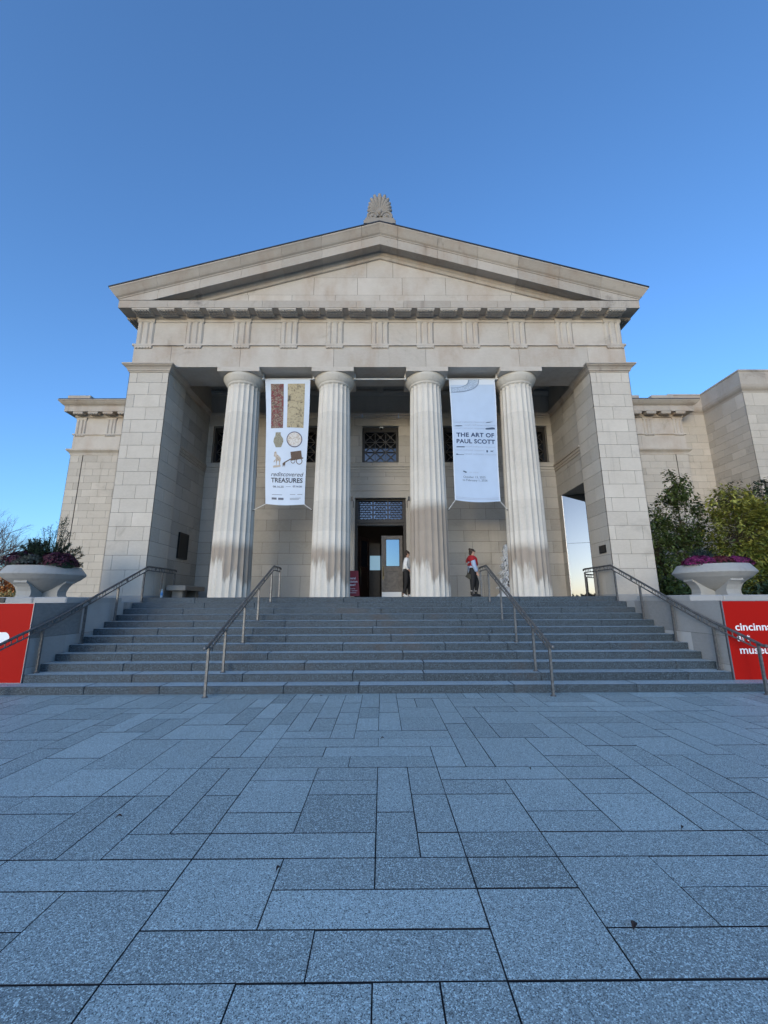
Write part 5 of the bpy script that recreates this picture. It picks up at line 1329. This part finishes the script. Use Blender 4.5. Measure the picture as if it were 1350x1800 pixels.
o = mb.build('ground', plain('lawn', (.055,.06,.03), .95, var=.35, vscale=.6)); tag(o, 'grass ground around the museum', 'ground', kind='structure')
mb = MB()
def terrace(x0,x1,y0,y1,z): mb.box(x0,x1,y0,y1,-.05,z)
terrace(-60,-10.62,11,60,.9); terrace(10.62,40,11,60,.9); terrace(-10.6,-8.3,12.42,60,.9); terrace(8.3,10.6,12.42,60,.9)
o = mb.build('terrace', bpy.data.materials['lawn']); tag(o, 'raised planted terrace beside the museum', 'terrace', kind='structure')
# distant autumn trees behind the visitor (they show only in the glass)
mb = MB(); rg = random.Random(61)
for i in range(2600):
    x = rg.uniform(-130,130); h = 1.7+.5*math.sin(x*.13)+.4*math.sin(x*.31+1); z = rg.random()**.8*h
    p = Vector((x,-75+rg.uniform(-4,4),z)); leaf_at(mb, p, rv(rg), Vector((0,1,0)), rg.uniform(1.2,2.4), 1.3, min(1,max(0,rg.gauss(.5,.3))))
o = mb.build('treeline', leafmat('russet_foliage',(.16,.07,.03),(.45,.20,.07)), fix=False); tag(o, 'low far line of russet trees across the plaza', 'treeline', kind='stuff')
# fallen leaves
for k, (x,y,a) in enumerate(((1.37,2.56,.9),(2.05,2.22,.4),(-.62,3.05,1.2),(2.30,3.50,.7),(-2.05,3.72,.2),(1.55,4.62,1.6),(.05,5.6,.3),(-1.05,7.95,.5))):
    t = empty('fallen_leaf', (x,y,.004), ('small curled dry brown leaf lying on the granite plaza slabs'), 'leaf', 'fallen leaves on the plaza')
    m_ = MB(); d = Vector((math.cos(a),math.sin(a),.0)); s = Vector((-d.y,d.x,0)); ln = .06 if k < 2 else .04; c0 = Vector((x,y,.005))
    row = []
    for i in range(6):
        f_ = i/5; w = .26*ln*math.sin(math.pi*min(.97,max(.05,f_))); c = c0+d*ln*(f_-.5)+Vector((0,0,.012*math.sin(f_*3)))
        row.append((c-s*w+Vector((0,0,.008)),c,c+s*w+Vector((0,0,.010))))
    for i in range(5):
        a_, b2 = row[i], row[i+1]; m_.face([a_[0],a_[1],b2[1],b2[0]]); m_.face([a_[1],a_[2],b2[2],b2[1]])
    m_.build('blade', M_deadleaf if k else bpy.data.materials.get('dead_leaf') or (globals().__setitem__('M_deadleaf', plain('dead_leaf',(.035,.02,.014),.8)) or M_deadleaf), t, fix=False)
    m_ = MB(); m_.tube([c0-d*ln*.5,c0-d*ln*.8+Vector((0,0,.004))],.0015,4); m_.build('stalk', M_deadleaf, t)

# ------------------------------------------------------------------ sky, sun, camera
SUN_EL, SUN_ROT = 8.0, 203.0
w = bpy.data.worlds.new('World'); sc.world = w; w.use_nodes = True
nt = w.node_tree; bg = nt.nodes['Background']; bg.inputs[1].default_value = .12
sky = nt.nodes.new('ShaderNodeTexSky'); sky.sky_type = 'NISHITA'; sky.sun_disc = False
sky.sun_elevation = R(SUN_EL); sky.sun_rotation = R(SUN_ROT); sky.air_density = .85; sky.dust_density = 1.6; sky.ozone_density = 4.1
nt.links.new(sky.outputs[0], bg.inputs[0])
sl = bpy.data.lights.new('sun','SUN'); sl.energy = .035; sl.angle = R(3); sl.color = (1,.86,.7)
so = bpy.data.objects.new('sun', sl); col.objects.link(so); so.location = (-30,-40,40)
sd = Vector((math.sin(R(SUN_ROT))*math.cos(R(SUN_EL)), math.cos(R(SUN_ROT))*math.cos(R(SUN_EL)), math.sin(R(SUN_EL))))
so.rotation_euler = sd.to_track_quat('Z','Y').to_euler()
cam = bpy.data.cameras.new('camera'); co = bpy.data.objects.new('camera', cam); col.objects.link(co)
rt, up, fw = Vector((.99998216,-.00495268,-.00333817)), Vector((.00221392,-.21172442,.9773269)), Vector((.00554716,.97731686,.21170968))
mt = Matrix((rt, up, -fw)).transposed().to_4x4(); mt.translation = Vector((.04826,0,1.68274)); co.matrix_world = mt
cam.sensor_fit = 'VERTICAL'; cam.sensor_height = 36; cam.sensor_width = 36; cam.lens = 36*721.41/1800; cam.clip_start = .05; cam.clip_end = 2000
sc.camera = co
sc.view_settings.view_transform = 'Standard'; sc.view_settings.look = 'None'; sc.view_settings.exposure = 1.95; sc.view_settings.gamma = 1
sc.cycles.max_bounces = 8; sc.cycles.diffuse_bounces = 5
